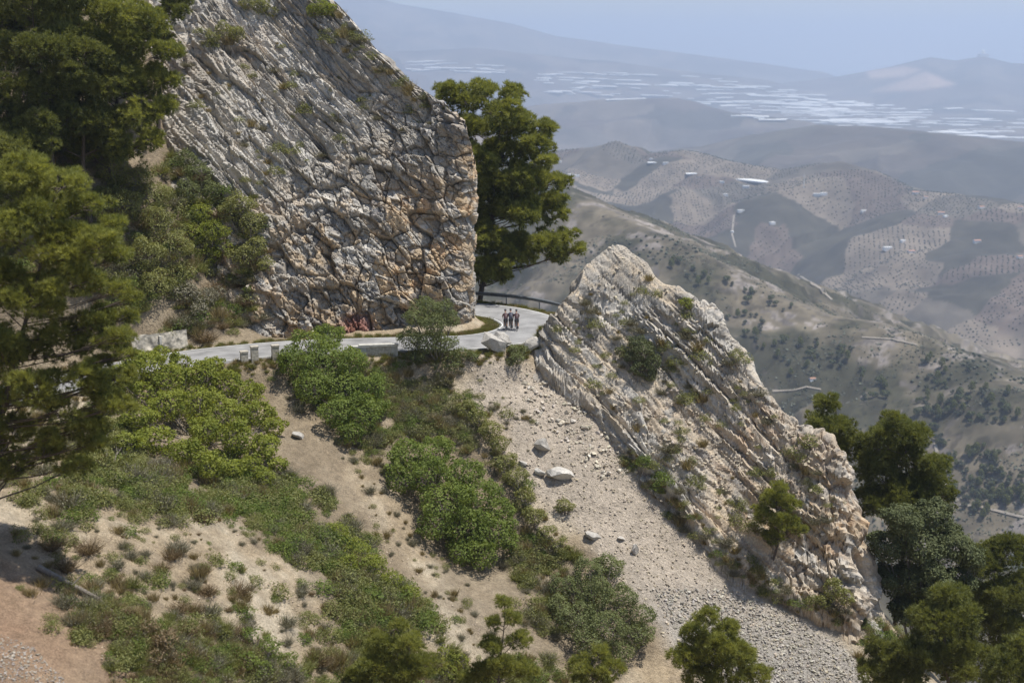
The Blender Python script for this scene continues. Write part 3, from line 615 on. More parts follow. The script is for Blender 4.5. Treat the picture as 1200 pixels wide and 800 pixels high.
# ------------------------------------------------------------------ small plants: prototypes then copies
def proto_leafy(seed, mat, n=520, size=.085):
    rng = np.random.default_rng(seed); d = rdir(n, rng); d[:, 2] = np.abs(d[:, 2]) * 1.0 + .02; d = unit(d)
    r = .5 * rng.uniform(.55, 1.05, (n, 1)) * (1 + .35 * vnoise(d * 2.2 + seed, 3)[:, None]); P = d * r * [1, 1, .95]
    V, Fc = leaves(P, unit(d + [0, 0, .3]), size, rng, .8, .5); t = np.clip(rng.uniform(0, .7, n) + .4 * vnoise(P * 4, 2), 0, 1)
    mb = MB(); mb.add(V, Fc, 0, np.repeat(t, 4)[:, None] * np.ones((1, 3))); return mb, mat
def proto_twig(seed, mat, n=260):
    rng = np.random.default_rng(seed); d = unit(rdir(n, rng) * [1, 1, .5] + [0, 0, .75]); C = rng.normal(size=(n, 3)) * [.12, .12, 0]
    V, Fc = needles(C, d, 1, .62, .028, rng, .25); V2, F2 = leaves(C + d * rng.uniform(.25, .6, (n, 1)), d, .06, rng, .9, .4)
    mb = MB(); mb.add(V, Fc, 0, np.repeat(rng.uniform(0, .6, n), 3)[:, None] * np.ones((1, 3))); mb.add(V2, F2, 0, np.repeat(rng.uniform(.2, 1, n), 4)[:, None] * np.ones((1, 3))); return mb, mat
def proto_grass(seed, mat, n=170):
    rng = np.random.default_rng(seed); d = unit(rdir(n, rng) * [1, 1, .3] * .6 + [0, 0, .9]); C = rng.normal(size=(n, 3)) * [.1, .1, 0]
    V, Fc = needles(C, d, 1, .6, .03, rng, .2); mb = MB(); mb.add(V, Fc, 0, np.repeat(rng.uniform(0, 1, n), 3)[:, None] * np.ones((1, 3))); return mb, mat
PROTO = {'green': [proto_leafy(s, 'scrub') for s in (1, 2, 3)], 'bright': [proto_leafy(s, 'bush') for s in (4, 5)], 'grey': [proto_twig(s, 'scrub_grey') for s in (6, 7, 8)],
         'dry': [proto_grass(s, 'dry') for s in (9, 10)], 'grass': [proto_grass(s, 'grass') for s in (11, 12)], 'rust': [proto_twig(s, 'rust') for s in (13, 14)], 'broom': [proto_grass(s, 'scrub', 240) if 0 else proto_twig(s, 'scrub') for s in (15, 16)]}
PM = {k: [mb.mesh(k + '_plant', [M[mt]]) for mb, mt in v] for k, v in PROTO.items()}
def poly_sample(poly, n, rng):
    xs = [p[0] for p in poly]; ys = [p[1] for p in poly]; out = []
    while len(out) < n:
        x, y = rng.uniform(min(xs), max(xs)), rng.uniform(min(ys), max(ys))
        if poly_sd(np.array([x]), np.array([y]), poly)[0] > 0: out.append((x, y))
    return out
class Stuff:
    def __init__(s, name, label, cat): s.name, s.label, s.cat = name, label, cat; s.parts = {}
    def add(s, kind, loc, sc, rz, zs=1.0):
        s.parts.setdefault(kind, []).append((loc, sc, rz, zs))
    def build(s):
        mb = MB(); mats = []
        for kind, lst in s.parts.items():
            for vi, (pm, mt) in enumerate(PROTO[kind]):
                sel = lst[vi::len(PROTO[kind])]
                if not sel: continue
                if M[mt] not in mats: mats.append(M[mt])
                V = np.concatenate(pm.v); C = np.concatenate(pm.c)
                for loc, sc, rz, zs in sel:
                    cz, sz = math.cos(rz), math.sin(rz); W = np.c_[V[:, 0] * cz - V[:, 1] * sz, V[:, 0] * sz + V[:, 1] * cz, V[:, 2] * zs] * sc + loc
                    n0 = 0
                    for f, v in zip(pm.f, pm.v): pass
                    base = mb.n
                    for i, f in enumerate(pm.f):
                        lo = sum(len(q) for q in pm.v[:i]); hi = lo + len(pm.v[i]); mb.add(W[lo:hi], f - lo, mats.index(M[mt]), C[lo:hi])
        o = mb.build(s.name, mats); tag(o, s.label, s.cat, kind='stuff'); return o
rs = np.random.default_rng(99)
def scatter(poly, n, kinds, size, label=None, group=None, stuff=None, zs=(.7, 1.1), nzmin=.0):
    made = 0
    pts = np.array(poly_sample(poly, n, rs))
    if stuff is not None:    # patchy: thins out towards the rim and in random clearings
        pts = pts + rs.normal(size=pts.shape) * 9; dn = fbm(np.c_[pts / 38, pts[:, :1] * 0], 3, 808) + .006 * np.clip(poly_sd(pts[:, 0], pts[:, 1], poly), -40, 40); pts = pts[dn > rs.uniform(-.45, .25, len(pts))]
    for x, y in pts:
        h = hit(x, y)
        if h is None or abs(h[1][2]) < nzmin: continue
        if road_dist(h[0][0], h[0][1])[0] < 2.9: continue
        kd = kinds[rs.integers(len(kinds))]; sc = size[0] + (size[1] - size[0]) * 1.35 * rs.random() ** 1.8; loc = h[0] - [0, 0, .06 * sc]; rz = rs.uniform(0, 6.28); z = rs.uniform(*zs)
        if stuff is not None: stuff.add(kd, loc, sc, rz, z)
        else:
            o = bpy.data.objects.new({'green': 'shrub', 'bright': 'shrub', 'grey': 'twiggy_shrub', 'dry': 'grass_tuft', 'grass': 'grass_tuft', 'rust': 'twiggy_shrub', 'broom': 'shrub'}[kd], PM[kd][rs.integers(len(PM[kd]))])
            COL.objects.link(o); o.location = loc; o.scale = (sc, sc, sc * z); o.rotation_euler = (0, 0, rz)
            tag(o, {'green': 'small dull green shrub ', 'bright': 'small bright green shrub ', 'grey': 'small grey twiggy shrub ', 'dry': 'straw coloured grass tuft ', 'grass': 'green grass tuft ', 'rust': 'small rusty brown shrub ', 'broom': 'small thin-stemmed green shrub '}[kd] + label, 'grass tuft' if kd in ('dry', 'grass') else 'shrub', group + ' (' + kd + ')')
        made += 1
    return made
cover = Stuff('ground_cover', 'low mixed scrub covering the bank below the road', 'scrub')
POLY = {
 'bank': [(70,560),(150,490),(170,530),(330,560),(420,620),(480,690),(515,725),(430,745),(340,650),(250,600),(150,590),(80,600)],
 'gully': [(400,500),(460,450),(520,440),(570,480),(600,550),(640,640),(690,660),(620,680),(600,560),(540,520),(470,510),(450,540)],
 'gully2': [(600,640),(680,640),(700,700),(640,760),(600,720)],
 'roadside': [(330,440),(450,430),(470,470),(440,500),(350,480)],
 'foot': [(130,690),(230,720),(320,760),(420,770),(560,790),(540,830),(150,830),(100,740)],
 'dirt': [(30,580),(250,600),(430,750),(330,800),(130,800),(60,680)],
 'dirt2': [(420,560),(480,640),(560,720),(640,790),(560,800),(500,720),(440,640)],
 'upper': [(-10,140),(110,180),(215,190),(300,250),(320,330),(300,390),(220,395),(120,370),(0,330)],
 'cliffslab': [(215,70),(340,10),(420,40),(500,110),(520,150),(430,190),(300,230),(240,170)],
 'clifftop': [(230,5),(330,-5),(400,20),(470,85),(525,130),(500,130),(420,60),(340,40),(230,60)],
 'rib': [(640,400),(700,330),(740,310),(800,350),(860,400),(900,480),(980,540),(990,620),(900,640),(830,600),(760,520),(690,460)],
 'ribfoot': [(740,520),(800,580),(860,640),(930,690),(1000,720),(990,740),(900,705),(840,665),(780,600),(730,545)],
 'screetop': [(560,440),(620,470),(660,520),(620,540),(585,500)],
 'right': [(1010,735),(1060,720),(1080,800),(1010,800)],
 'verge': [(200,402),(330,396),(330,400),(205,408)],
 'grassR': [(562,372),(592,374),(590,388),(566,386)],
}
scatter(POLY['bank'], 2300, ['green', 'green', 'bright', 'grey', 'green', 'bright', 'green', 'bright', 'green', 'dry'], (.45, 1.6), stuff=cover)
scatter(POLY['gully'], 800, ['green', 'green', 'bright', 'grey', 'dry'], (.6, 1.3), stuff=cover)
scatter(POLY['gully2'], 240, ['green', 'dry', 'grey', 'broom'], (.7, 1.4), stuff=cover)
scatter(POLY['roadside'], 300, ['green', 'dry', 'grey', 'bright'], (.5, 1.1), stuff=cover)
scatter(POLY['foot'], 900, ['green', 'grey', 'broom', 'dry', 'green', 'bright', 'rust'], (.6, 1.3), stuff=cover)
scatter(POLY['upper'], 900, ['green', 'green', 'grey', 'bright', 'rust', 'broom', 'dry'], (.9, 2.0), stuff=cover)
scatter(POLY['right'], 60, ['green', 'dry', 'bright'], (.8, 1.5), stuff=cover)
scatter([(410,735),(560,770),(690,775),(690,830),(390,830)], 260, ['green', 'broom', 'bright', 'dry', 'green'], (.6, 1.7), stuff=cover)
scatter([(0,470),(110,480),(150,545),(70,590),(0,585)], 260, ['green', 'green', 'bright', 'grey', 'dry'], (.5, 1.5), stuff=cover)
scatter([(0,560),(120,570),(260,610),(440,760),(300,800),(100,800),(40,700)], 260, ['green', 'grey', 'dry', 'bright', 'green'], (.25, 1.2), stuff=cover)
scatter([(400,500),(440,540),(500,640),(560,700),(540,740),(470,640),(410,560)], 90, ['green', 'dry', 'grey'], (.3, .9), stuff=cover)
cover.build()
scatter(POLY['dirt'], 190, ['grey', 'green', 'dry', 'green', 'grey', 'rust', 'bright'], (.25, 1.3), 'on the bare tan slope at lower left', 'plants on the bare slope')
scatter(POLY['dirt2'], 40, ['grey', 'dry', 'green'], (.3, .7), 'on the bare strip beside the big gully bush', 'plants on the bare strip')
scatter(POLY['cliffslab'], 90, ['green', 'grey', 'dry', 'green'], (.45, 1.4), 'on a ledge of the tilted cliff beds', 'plants on the cliff ledges', nzmin=.1)
scatter(POLY['clifftop'], 100, ['green', 'green', 'dry', 'grey'], (.6, 1.8), 'along the cliff top', 'plants along the cliff top')
scatter(POLY['rib'], 190, ['green', 'green', 'grey', 'green', 'dry'], (.5, 1.5), 'between the slabs of the rock rib', 'plants on the rock rib', nzmin=.1)
scatter(POLY['ribfoot'], 130, ['green', 'green', 'grey', 'dry', 'bright'], (.5, 1.3), 'where the rock rib meets the scree', 'plants at the foot of the rib')
scatter(POLY['screetop'], 16, ['grey', 'dry', 'green'], (.3, .7), 'near the top of the scree', 'plants near the scree top')
vg = Stuff('grass', 'yellowish grass along the road verges', 'grass')
for t, off in [(i, o) for i in range(30, len(ROAD) - 2) for o in (3.1, 3.5, 4.0, -3.1, -3.5, 3.3, -3.3, 3.8)]:
    Lp = ROAD[t]; tg = ROAD[t + 1] - ROAD[t]; tg = tg / np.linalg.norm(tg); nr = np.array([tg[1], -tg[0]])
    for q in range(2):
        p = Lp[:2] + nr * (off + rs.uniform(-.25, .25)) + tg[:2] * rs.uniform(-.6, .6)
        if road_dist(p[0], p[1])[0] < 2.85: continue
        z = down(p[0], p[1], -15)
        if z is None or z[2] > -21: continue
        vg.add(['grass', 'dry', 'grass'][rs.integers(3)], z - [0, 0, .03], rs.uniform(.45, .95), rs.uniform(0, 6.28), rs.uniform(.5, .9))
vg.build()
print('plants', time.time() - T0)
# ------------------------------------------------------------------ boulders and scree
def hull_rock(seed, n=16, stretch=(1, .8, .6)):
    rng = np.random.default_rng(seed); P = rdir(n, rng) * rng.uniform(.75, 1, (n, 1)) * stretch * .5
    bm = bmesh.new()
    for p in P: bm.verts.new(p)
    bmesh.ops.convex_hull(bm, input=bm.verts); bmesh.ops.delete(bm, geom=[v for v in bm.verts if not v.link_faces], context='VERTS')
    bmesh.ops.triangulate(bm, faces=bm.faces); bm.verts.index_update()
    V = np.array([v.co[:] for v in bm.verts]); Fc = np.array([[v.index for v in f.verts] for f in bm.faces]); bm.free(); return V, Fc
def boulder(px, py, wpx, label, seed, stretch=(1, .8, .55), rot=(0, 0, 0), sink=.25, tint=(.44, .41, .365)):
    h = hit(px, py); loc = h[0]; s = wpx / F * loc[1] * 1.35
    rng = np.random.default_rng(seed); V, Fc = hull_rock(seed, 22, stretch)
    bm = bmesh.new(); vs = [bm.verts.new(v) for v in V]; [bm.faces.new([vs[i] for i in f]) for f in Fc]
    bmesh.ops.dissolve_limit(bm, angle_limit=.12, verts=bm.verts, edges=bm.edges)
    bmesh.ops.bevel(bm, geom=list(bm.edges), offset=.008, segments=1, affect='EDGES'); bmesh.ops.triangulate(bm, faces=bm.faces)
    bmesh.ops.subdivide_edges(bm, edges=[e for e in bm.edges if e.calc_length() > .1], cuts=2, use_grid_fill=True); bmesh.ops.triangulate(bm, faces=bm.faces); bm.verts.index_update()
    V = np.array([v.co[:] for v in bm.verts]); Fc = np.array([[v.index for v in f.verts] for f in bm.faces]); bm.free()
    V = V + .05 * np.stack([fbm(V * 4 + seed, 4, k) for k in range(3)], 1)
    t = np.array(tint) * (1 + .3 * fbm(V * 3 + seed, 3, 5)[:, None])
    mb = MB(); mb.add(V * s, Fc, 0, t); o = mb.build('boulder', [M['rock']]); o.location = loc + np.array([0, 0, s * stretch[2] * .5 * (1 - 2 * sink)]); o.rotation_euler = rot
    tag(o, label, 'boulder', 'loose boulders below the road'); return o
boulder(577, 412, 32, 'long pale block leaning on the road edge below the cyclists', 2, (1, .5, .55), (.1, .6, .15), .05)
boulder(588, 408, 20, 'squarish pale block just behind the leaning roadside block', 3, (1, .7, .8), (.2, .4, .3), .0)
boulder(622, 411, 24, 'flat pale slab at the left end of the rock rib', 4, (1, .6, .6), (.1, -.5, .2), .15)
boulder(638, 527, 22, 'pale boulder resting at the top of the scree', 5, (1, .8, .7), (0, .2, .4), .15)
boulder(656, 562, 30, 'largest white boulder lying on the scree', 6, (1, .7, .5), (0, .15, .2), .15, (.52, .49, .44))
boulder(635, 556, 16, 'small white boulder left of the largest white one', 7, (1, .7, .5), (0, .3, .2), .15, (.50, .47, .42))
boulder(694, 630, 20, 'flat grey boulder low on the scree beside the shrub row', 8, (1, .7, .4), (0, .4, .2), .2)
boulder(744, 648, 12, 'small upright grey stone in the middle of the scree', 9, (.8, .7, 1), (0, .1, .2), .15)
boulder(350, 512, 16, 'half buried pale stone on the bank under the roadside bush', 11, (1, .6, .5), (0, .5, .2), .25)
boulder(728, 632, 12, 'thin pale flake of rock on the scree', 12, (1, .6, .3), (0, .4, .6), .1)
boulder(612, 545, 12, 'small pale stone at the left rim of the scree', 13, (1, .6, .5), (0, .2, .2), .2)
SP_ = [hull_rock(300 + k, 10, (1, .8, .5)) for k in range(10)]
mb = MB()
def stones(poly, n, smin, smax, tint, power=3.0):
    for x, y in poly_sample(poly, n, rs):
        h = hit(x, y)
        if h is None: continue
        V, Fc = SP_[rs.integers(10)]; s = smin + (smax - smin) * rs.random() ** power; a, b, cc = rs.uniform(-.6, .6), rs.uniform(-.6, .6), rs.uniform(0, 6.28)
        ca, sa, cb, sb, c2, s2 = math.cos(a), math.sin(a), math.cos(b), math.sin(b), math.cos(cc), math.sin(cc)
        Rm = np.array([[c2, -s2, 0], [s2, c2, 0], [0, 0, 1]]) @ np.array([[1, 0, 0], [0, ca, -sa], [0, sa, ca]]) @ np.array([[cb, 0, sb], [0, 1, 0], [-sb, 0, cb]])
        mb.add(V @ Rm.T * s + h[0] + h[1] * s * .12, Fc, 0, np.array(tint) * rs.uniform(.7, 1.25) * np.array([1, rs.uniform(.95, 1), rs.uniform(.85, 1)]))
stones(SCREE, 7000, .05, .34, (.42, .37, .30), 3.5)
stones([(850,690),(910,712),(1010,770),(1020,820),(880,820),(800,750),(760,690)], 5200, .07, .40, (.37, .35, .315), 2.6)
stones([(600,425),(690,480),(760,560),(700,560),(620,490)], 420, .15, .7, (.50, .46, .40), 3)
stones([(0,560),(250,600),(430,750),(330,800),(130,800),(60,680)], 2600, .03, .2, (.46, .38, .29), 3)
stones([(0,742),(40,760),(90,810),(0,815)], 700, .06, .22, (.36, .33, .30), 2)
stones([(420,560),(480,640),(640,790),(560,800),(440,640)], 900, .03, .22, (.48, .40, .31), 3)
stones([(640,400),(725,295),(800,350),(900,480),(990,560),(990,620),(900,640),(830,600),(690,460)], 1500, .1, .5, (.47, .42, .34), 3)
o = mb.build('scree', [M['stone']]); tag(o, 'loose broken stones of the scree and slopes', 'scree', kind='stuff')
print('stones', time.time() - T0)
# fallen grey trunk lying on the slope, lower left
h0, h1, h2, h3 = [hit(*q)[0] for q in ((45, 668), (85, 690), (118, 706), (140, 738))]
base = (h0 + h1) / 2; o = empty('fallen_trunk', base, 'dead grey trunk lying on the bare slope at lower left', 'fallen tree')
mb = MB(); mb.add(*tube([h0 + [0, 0, .15] - base, h1 + [0, 0, .2] - base, h2 + [0, 0, .15] - base], [.16, .13, .09], 8)); mb.build('trunk', [M['bark_grey']], o, True)
mb = MB(); mb.add(*tube([h2 + [0, 0, .15] - base, (h2 + h3) / 2 + [.1, 0, .3] - base, h3 + [0, 0, .1] - base], [.06, .045, .015], 6)); mb.build('branch', [M['bark_grey']], o, True)
mb = MB(); mb.add(*tube([h1 + [0, 0, .2] - base, h1 + [.5, .3, .7] - base], [.05, .015], 6)); mb.build('branch', [M['bark_grey']], o, True)
# ------------------------------------------------------------------ roadside walls, posts, guard rail
def road_near(px, py):
    d = ray(px, py); z = -23.1; return d * (z / d[2])
def oriented(o, x, y, z, yaw): o.location = (x, y, z); o.rotation_euler = (0, 0, yaw)
def on_edge(px, off):
    """point on the near (camera side) road edge seen at column px"""
    best = None
    for k in range(len(ROAD) - 1):
        if k > 95: break
        L = ROAD[k]; t = ROAD[k + 1] - ROAD[k]; t /= np.linalg.norm(t); p = np.array([L[0] + t[1] * off, L[1] - t[0] * off, L[2]]); x, y = proj(p)
        if best is None or abs(x - px) < best[0]: best = (abs(x - px), p, math.atan2(t[1], t[0]))
    return best[1], best[2]
WG = 'stone guard posts on the near road edge'
for px_, lab, hgt in ((281, 'short stone guard post on the road edge, the left of the close pair', .75), (295, 'taller stone guard post on the road edge, the right of the close pair', 1.05), (322, 'stone guard post half hidden by the round roadside bush', 1.0)):
    p, yaw = on_edge(px_, 3.15); V, Fc = box((-.26, -.22, -.9), (.26, .22, hgt - .12)); mb = MB(); mb.add(V, Fc)
    o = empty('guard_post', p, lab, 'guard post', WG); o.rotation_euler = (0, 0, yaw)
    mb.build('post', [M['masonry']], o); mb = MB(); mb.add(*box((-.29, -.25, hgt - .118), (.29, .25, hgt))); mb.build('cap', [M['masonry']], o)
p, yaw = on_edge(446, 3.2); o = empty('parapet_wall', p, 'whitewashed stone parapet panel on the road edge right of the round bush', 'parapet'); o.rotation_euler = (0, 0, yaw)
mb = MB(); mb.add(*box((-.95, -.2, -1.3), (.95, .2, .55))); mb.build('panel', [M['masonry']], o)
for x in (-1.2, 1.2):
    mb = MB(); mb.add(*box((x - .24, -.24, -1.3), (x + .24, .24, .56))); mb.build('pier', [M['concrete']], o)
mb = MB(); mb.add(*box((-1.5, -.28, .565), (1.5, .28, .72))); mb.build('coping', [M['concrete']], o)
p, yaw = on_edge(424, 3.2); o = empty('parapet_wall', p, 'low whitewashed parapet stub partly behind the round bush', 'parapet'); o.rotation_euler = (0, 0, yaw)
mb = MB(); mb.add(*box((-.7, -.2, -1.0), (.7, .2, .5))); mb.build('panel', [M['masonry']], o); mb = MB(); mb.add(*box((-.75, -.27, .503), (.75, .27, .62))); mb.build('coping', [M['concrete']], o)
# retaining wall on the far side at left
def far_edge(px, off): return on_edge(px, -off)
p0, y0 = far_edge(158, 3.4); p1, y1 = far_edge(216, 3.4)
o = empty('retaining_wall', p0, 'pale grey retaining wall behind the road at left', 'retaining wall'); d = p1 - p0; L = np.linalg.norm(d[:2]); o.rotation_euler = (0, 0, math.atan2(d[1], d[0]))
mb = MB()
nx, nzv = 60, 22; gx, gz = np.meshgrid(np.linspace(0, L, nx), np.linspace(-.3, 1.55, nzv)); gz = gz * (1 + .16 * fbm(np.stack([gx.ravel() * .9, gx.ravel() * 0, gx.ravel() * 0], 1), 3, 18).reshape(gx.shape)); gy = .25 + .12 * gz + .22 * fbm(np.stack([gx.ravel() * 1.4, gz.ravel() * 1.4, gx.ravel() * 0], 1), 3, 8).reshape(gx.shape)
front = np.stack([gx, gy, gz], -1).reshape(-1, 3); mb.add(front, grid_faces(nzv, nx)); mb.add(*box((0, .75, -.3), (L, 1.5, 1.25))); mb.build('wall', [M['masonry']], o)
mb = MB(); mb.add(*box((L * .48, .1, -.3), (L * .52, .42, 1.3))); mb.build('buttress', [M['concrete']], o)
# guard rail on the outside of the bend
i0, i1 = 88, 138; L = ROAD[i0:i1]; t = np.gradient(L[:, :2], axis=0); t /= np.linalg.norm(t, axis=1, keepdims=True); nr = np.c_[t[:, 1], -t[:, 0]]
rail = np.c_[L[:, :2] + nr * 4.3, L[:, 2]]
base = rail[len(rail) // 2].copy(); o = empty('guard_rail', base, 'grey steel crash barrier on the outside of the road bend behind the cyclists', 'guard rail')
prof = [(-.02, .42), (.06, .48), (.06, .54), (-.02, .585), (.06, .63), (.06, .69), (-.02, .75), (-.045, .75), (-.045, .42)]
Vr = np.stack([np.c_[rail[:, :2] - nr * a, rail[:, 2] + b] for a, b in prof], 1) - base; mb = MB(); mb.add(Vr.reshape(-1, 3), grid_faces(len(rail), len(prof))); mb.build('rail', [M['steel']], o)
for k in range(2, len(rail), 6):
    mb = MB(); V, Fc = box((-.05, -.05, -1.0), (.05, .05, .72)); mb.add(V + rail[k] - base + np.r_[nr[k] * .11, 0], Fc); mb.build('post', [M['steel']], o)
# ------------------------------------------------------------------ cyclists
def skin_body(name, verts, edges, radii, mat, lvl=2):
    me = bpy.data.meshes.new(name); me.from_pydata(verts, edges, []); ob = bpy.data.objects.new(name, me); COL.objects.link(ob)
    md = ob.modifiers.new('skin', 'SKIN'); md.use_smooth_shade = True
    for v, r in zip(me.skin_vertices[0].data, radii): v.radius = (r, r) if not isinstance(r, tuple) else r
    me.skin_vertices[0].data[0].use_root = True
    sb = ob.modifiers.new('sub', 'SUBSURF'); sb.levels = lvl; sb.render_levels = lvl
    dg = bpy.context.evaluated_depsgraph_get(); m2 = bpy.data.meshes.new_from_object(ob.evaluated_get(dg)); bpy.data.objects.remove(ob); m2.name = name
    m2.materials.clear(); [m2.materials.append(m) for m in mat]; return m2
M['skin'] = mat_simple('skin', (.42, .25, .17), .55, 0, .08, 6); M['black'] = mat_simple('black_lycra', (.018, .018, .022), .6, 0, .2, 6); M['navy'] = mat_simple('navy_jersey', (.015, .018, .04), .6, 0, .2, 6); M['maroon'] = mat_simple('dark_red_jersey', (.04, .011, .014), .6, 0, .2, 6)
M['rubber'] = mat_simple('tyre_rubber', (.02, .02, .02), .8, 0, .1, 6); M['frame'] = mat_simple('bike_frame', (.03, .03, .035), .35, .3, .1, 6); M['alloy'] = mat_simple('alloy_rim', (.3, .3, .32), .35, .8, .1, 6); M['helmet'] = mat_simple('helmet_shell', (.03, .03, .04), .35, 0, .1, 6)
def body_mesh():
    v = [(0, -.26, .98), (0, -.1, 1.12), (0, .1, 1.27), (0, .2, 1.38), (0, .27, 1.46), (0, .33, 1.56), (0, .33, 1.63)]; r = [.125, .125, .145, .07, .055, .085, .075]
    e = [(k, k + 1) for k in range(6)]
    def chain(start, pts, rad):
        p = start
        for q, rr in zip(pts, rad): v.append(q); r.append(rr); e.append((p, len(v) - 1)); p = len(v) - 1
        return p
    chain(5, [(0, .425, 1.555)], [.02])
    for s in (-1, 1):
        chain(5, [(s * .085, .32, 1.56)], [.018])
        h = chain(2, [(s * .18, .17, 1.31), (s * .235, .36, 1.10), (s * .215, .55, .99), (s * .21, .62, .985)], [.06, .046, .032, .036])
        for k in range(4):
            y = .64 + .004 * k; x = s * (.185 + .018 * k); chain(h, [(x, .665, .99 - .004 * abs(k - 1)), (x, .69 - .004 * abs(k - 1), .955), (x, .665, .935)], [.009, .0085, .008])
        chain(h, [(s * .175, .63, .965), (s * .165, .655, .94)], [.0105, .009])
        if s < 0: chain(0, [(s * .10, -.22, .93), (s * .12, .14, .78), (s * .115, .0, .40), (s * .115, .0, .32), (s * .115, .13, .27)], [.10, .066, .042, .04, .035])
        else: chain(0, [(s * .10, -.22, .93), (s * .12, .10, .62), (s * .115, -.12, .24), (s * .115, -.12, .155), (s * .115, .02, .13)], [.10, .066, .042, .04, .035])
    me = skin_body('body', v, e, r, [M['skin'], M['black'], M['navy']]); return me
BODY = body_mesh()
def dress(me, jersey):
    m = me.copy(); m.materials.clear()
    for q in (M['skin'], M['black'], jersey): m.materials.append(q)
    for p in m.polygons:
        c = p.center
        arm = abs(c.x) > .15 and c.z > .85 and c.y > .0
        if c.z > 1.02 and c.z < 1.42 and (not arm or c.z > 1.17): p.material_index = 2
        elif .68 < c.z <= 1.02 and not (c.y > .3): p.material_index = 1
        elif c.z < .36 and c.y < .25: p.material_index = 1
    return m
def torus(c, R0, r0, n=36, m=8):
    a = np.arange(n) * 2 * math.pi / n; b = np.arange(m) * 2 * math.pi / m; A, B = np.meshgrid(a, b, indexing='ij')
    V = np.stack([r0 * np.sin(B), (R0 + r0 * np.cos(B)) * np.cos(A), (R0 + r0 * np.cos(B)) * np.sin(A)], -1).reshape(-1, 3) + c
    Fc = [(i * m + j, ((i + 1) % n) * m + j, ((i + 1) % n) * m + (j + 1) % m, i * m + (j + 1) % m) for i in range(n) for j in range(m)]; return V, np.array(Fc)
def make_bike(loc, yaw, label):
    o = empty('road_bicycle', loc, label, 'bicycle', 'bicycles on the road bend'); o.rotation_euler = (0, 0, yaw)
    mb = MB(); bb, st, ht, hb, ra, fa = [(0, -.08, .27), (0, -.24, .82), (0, .42, .86), (0, .45, .72), (0, -.5, .34), (0, .52, .34)]
    for a, b, r in ((bb, st, .016), (st, ht, .016), (bb, hb, .02), (ht, hb, .02)): mb.add(*tube([a, b], r, 8))
    for s in (-.03, .03):
        for a, b in (((s, -.08, .27), (s * 1.6, -.5, .34)), ((s * .6, -.22, .76), (s * 1.6, -.5, .34)), ((s, .45, .72), (s * 1.6, .52, .34))): mb.add(*tube([a, b], .01, 6))
    mb.build('frame', [M['frame']], o)
    for y in (-.5, .52):
        w = MB(); w.add(*torus(np.array([0, y, .34]), .305, .012)); w.add(*tube([(-.04, y, .34), (.04, y, .34)], .02, 8))
        for k in range(12):
            th = k * math.pi / 6; w.add(*tube([(0, y, .34), (0, y + .3 * math.cos(th), .34 + .3 * math.sin(th))], .0025, 3))
        wo = w.build('wheel', [M['alloy']], o); tb = MB(); tb.add(*torus(np.array([0, y, .34]), .325, .0145)); tb.build('tyre', [M['rubber']], wo, True)
    mb = MB(); mb.add(*tube([(0, .42, .86), (0, .44, .95), (0, .52, .97)], .014, 8)); mb.add(*tube([(-.21, .52, .97), (.21, .52, .97)], .014, 8))
    for s in (-.21, .21): mb.add(*tube([(s, .52, .97), (s, .64, .96), (s, .67, .91), (s, .6, .84), (s, .53, .83)], .014, 8))
    mb.build('handlebar', [M['frame']], o)
    mb = MB(); mb.add(*tube([(0, -.24, .82), (0, -.27, .90)], .013, 8)); mb.build('seat_post', [M['frame']], o)
    mb = MB(); V, Fc = tube([(0, -.40, .915), (0, -.34, .92), (0, -.22, .92), (0, -.12, .915)], [.05, .07, .035, .02], 8); V[:, 2] = .915 + (V[:, 2] - .915) * .35; mb.add(V, Fc); mb.build('saddle', [M['black']], o)
    mb = MB(); mb.add(*tube([(.03, -.08, .27), (.06, -.08, .27)], .09, 16)); mb.add(*tube([(-.07, -.08, .27), (-.07, .05, .22), (-.14, .05, .22)], .01, 6)); mb.add(*tube([(.07, -.08, .27), (.07, -.12, .13), (.14, -.1, .12)], .01, 6)); mb.build('crankset', [M['alloy']], o)
def make_rider(loc, yaw, label, jersey):
    me = dress(BODY, jersey); o = bpy.data.objects.new('person', me); COL.objects.link(o); o.location = loc; o.rotation_euler = (0, 0, yaw); tag(o, label, 'person', 'cyclists on the road bend')
    bm = bmesh.new(); bmesh.ops.create_icosphere(bm, subdivisions=3, radius=1)
    for v in list(bm.verts):
        if v.co.z < -.05: v.co.z = -.05
        v.co = Vector((v.co.x * .10, v.co.y * .14, v.co.z * .10)) + Vector((0, .33, 1.61))
    hm = bpy.data.meshes.new('helmet'); bm.to_mesh(hm); bm.free(); hm.materials.append(M['helmet']); ho = bpy.data.objects.new('helmet', hm); COL.objects.link(ho); ho.parent = o
for px_, jy, lab, dy in ((592.5, 'maroon', 'leftmost of the three cyclists, in a dark maroon jersey', 0), (598.6, 'navy', 'middle cyclist of the three, in a navy jersey', .25), (605.4, 'maroon', 'rightmost of the three cyclists, with a dark red jersey', -.1)):
    p = road_near(px_, 386.5); loc = Vector((p[0], p[1] + dy, -23.11)); yaw = .06
    make_bike(loc, yaw, 'road bicycle under the ' + lab.split(' of the')[0].split(' cyclist')[0] + ' cyclist'); make_rider(loc, yaw, lab, M[jy])
print('riders', time.time() - T0)
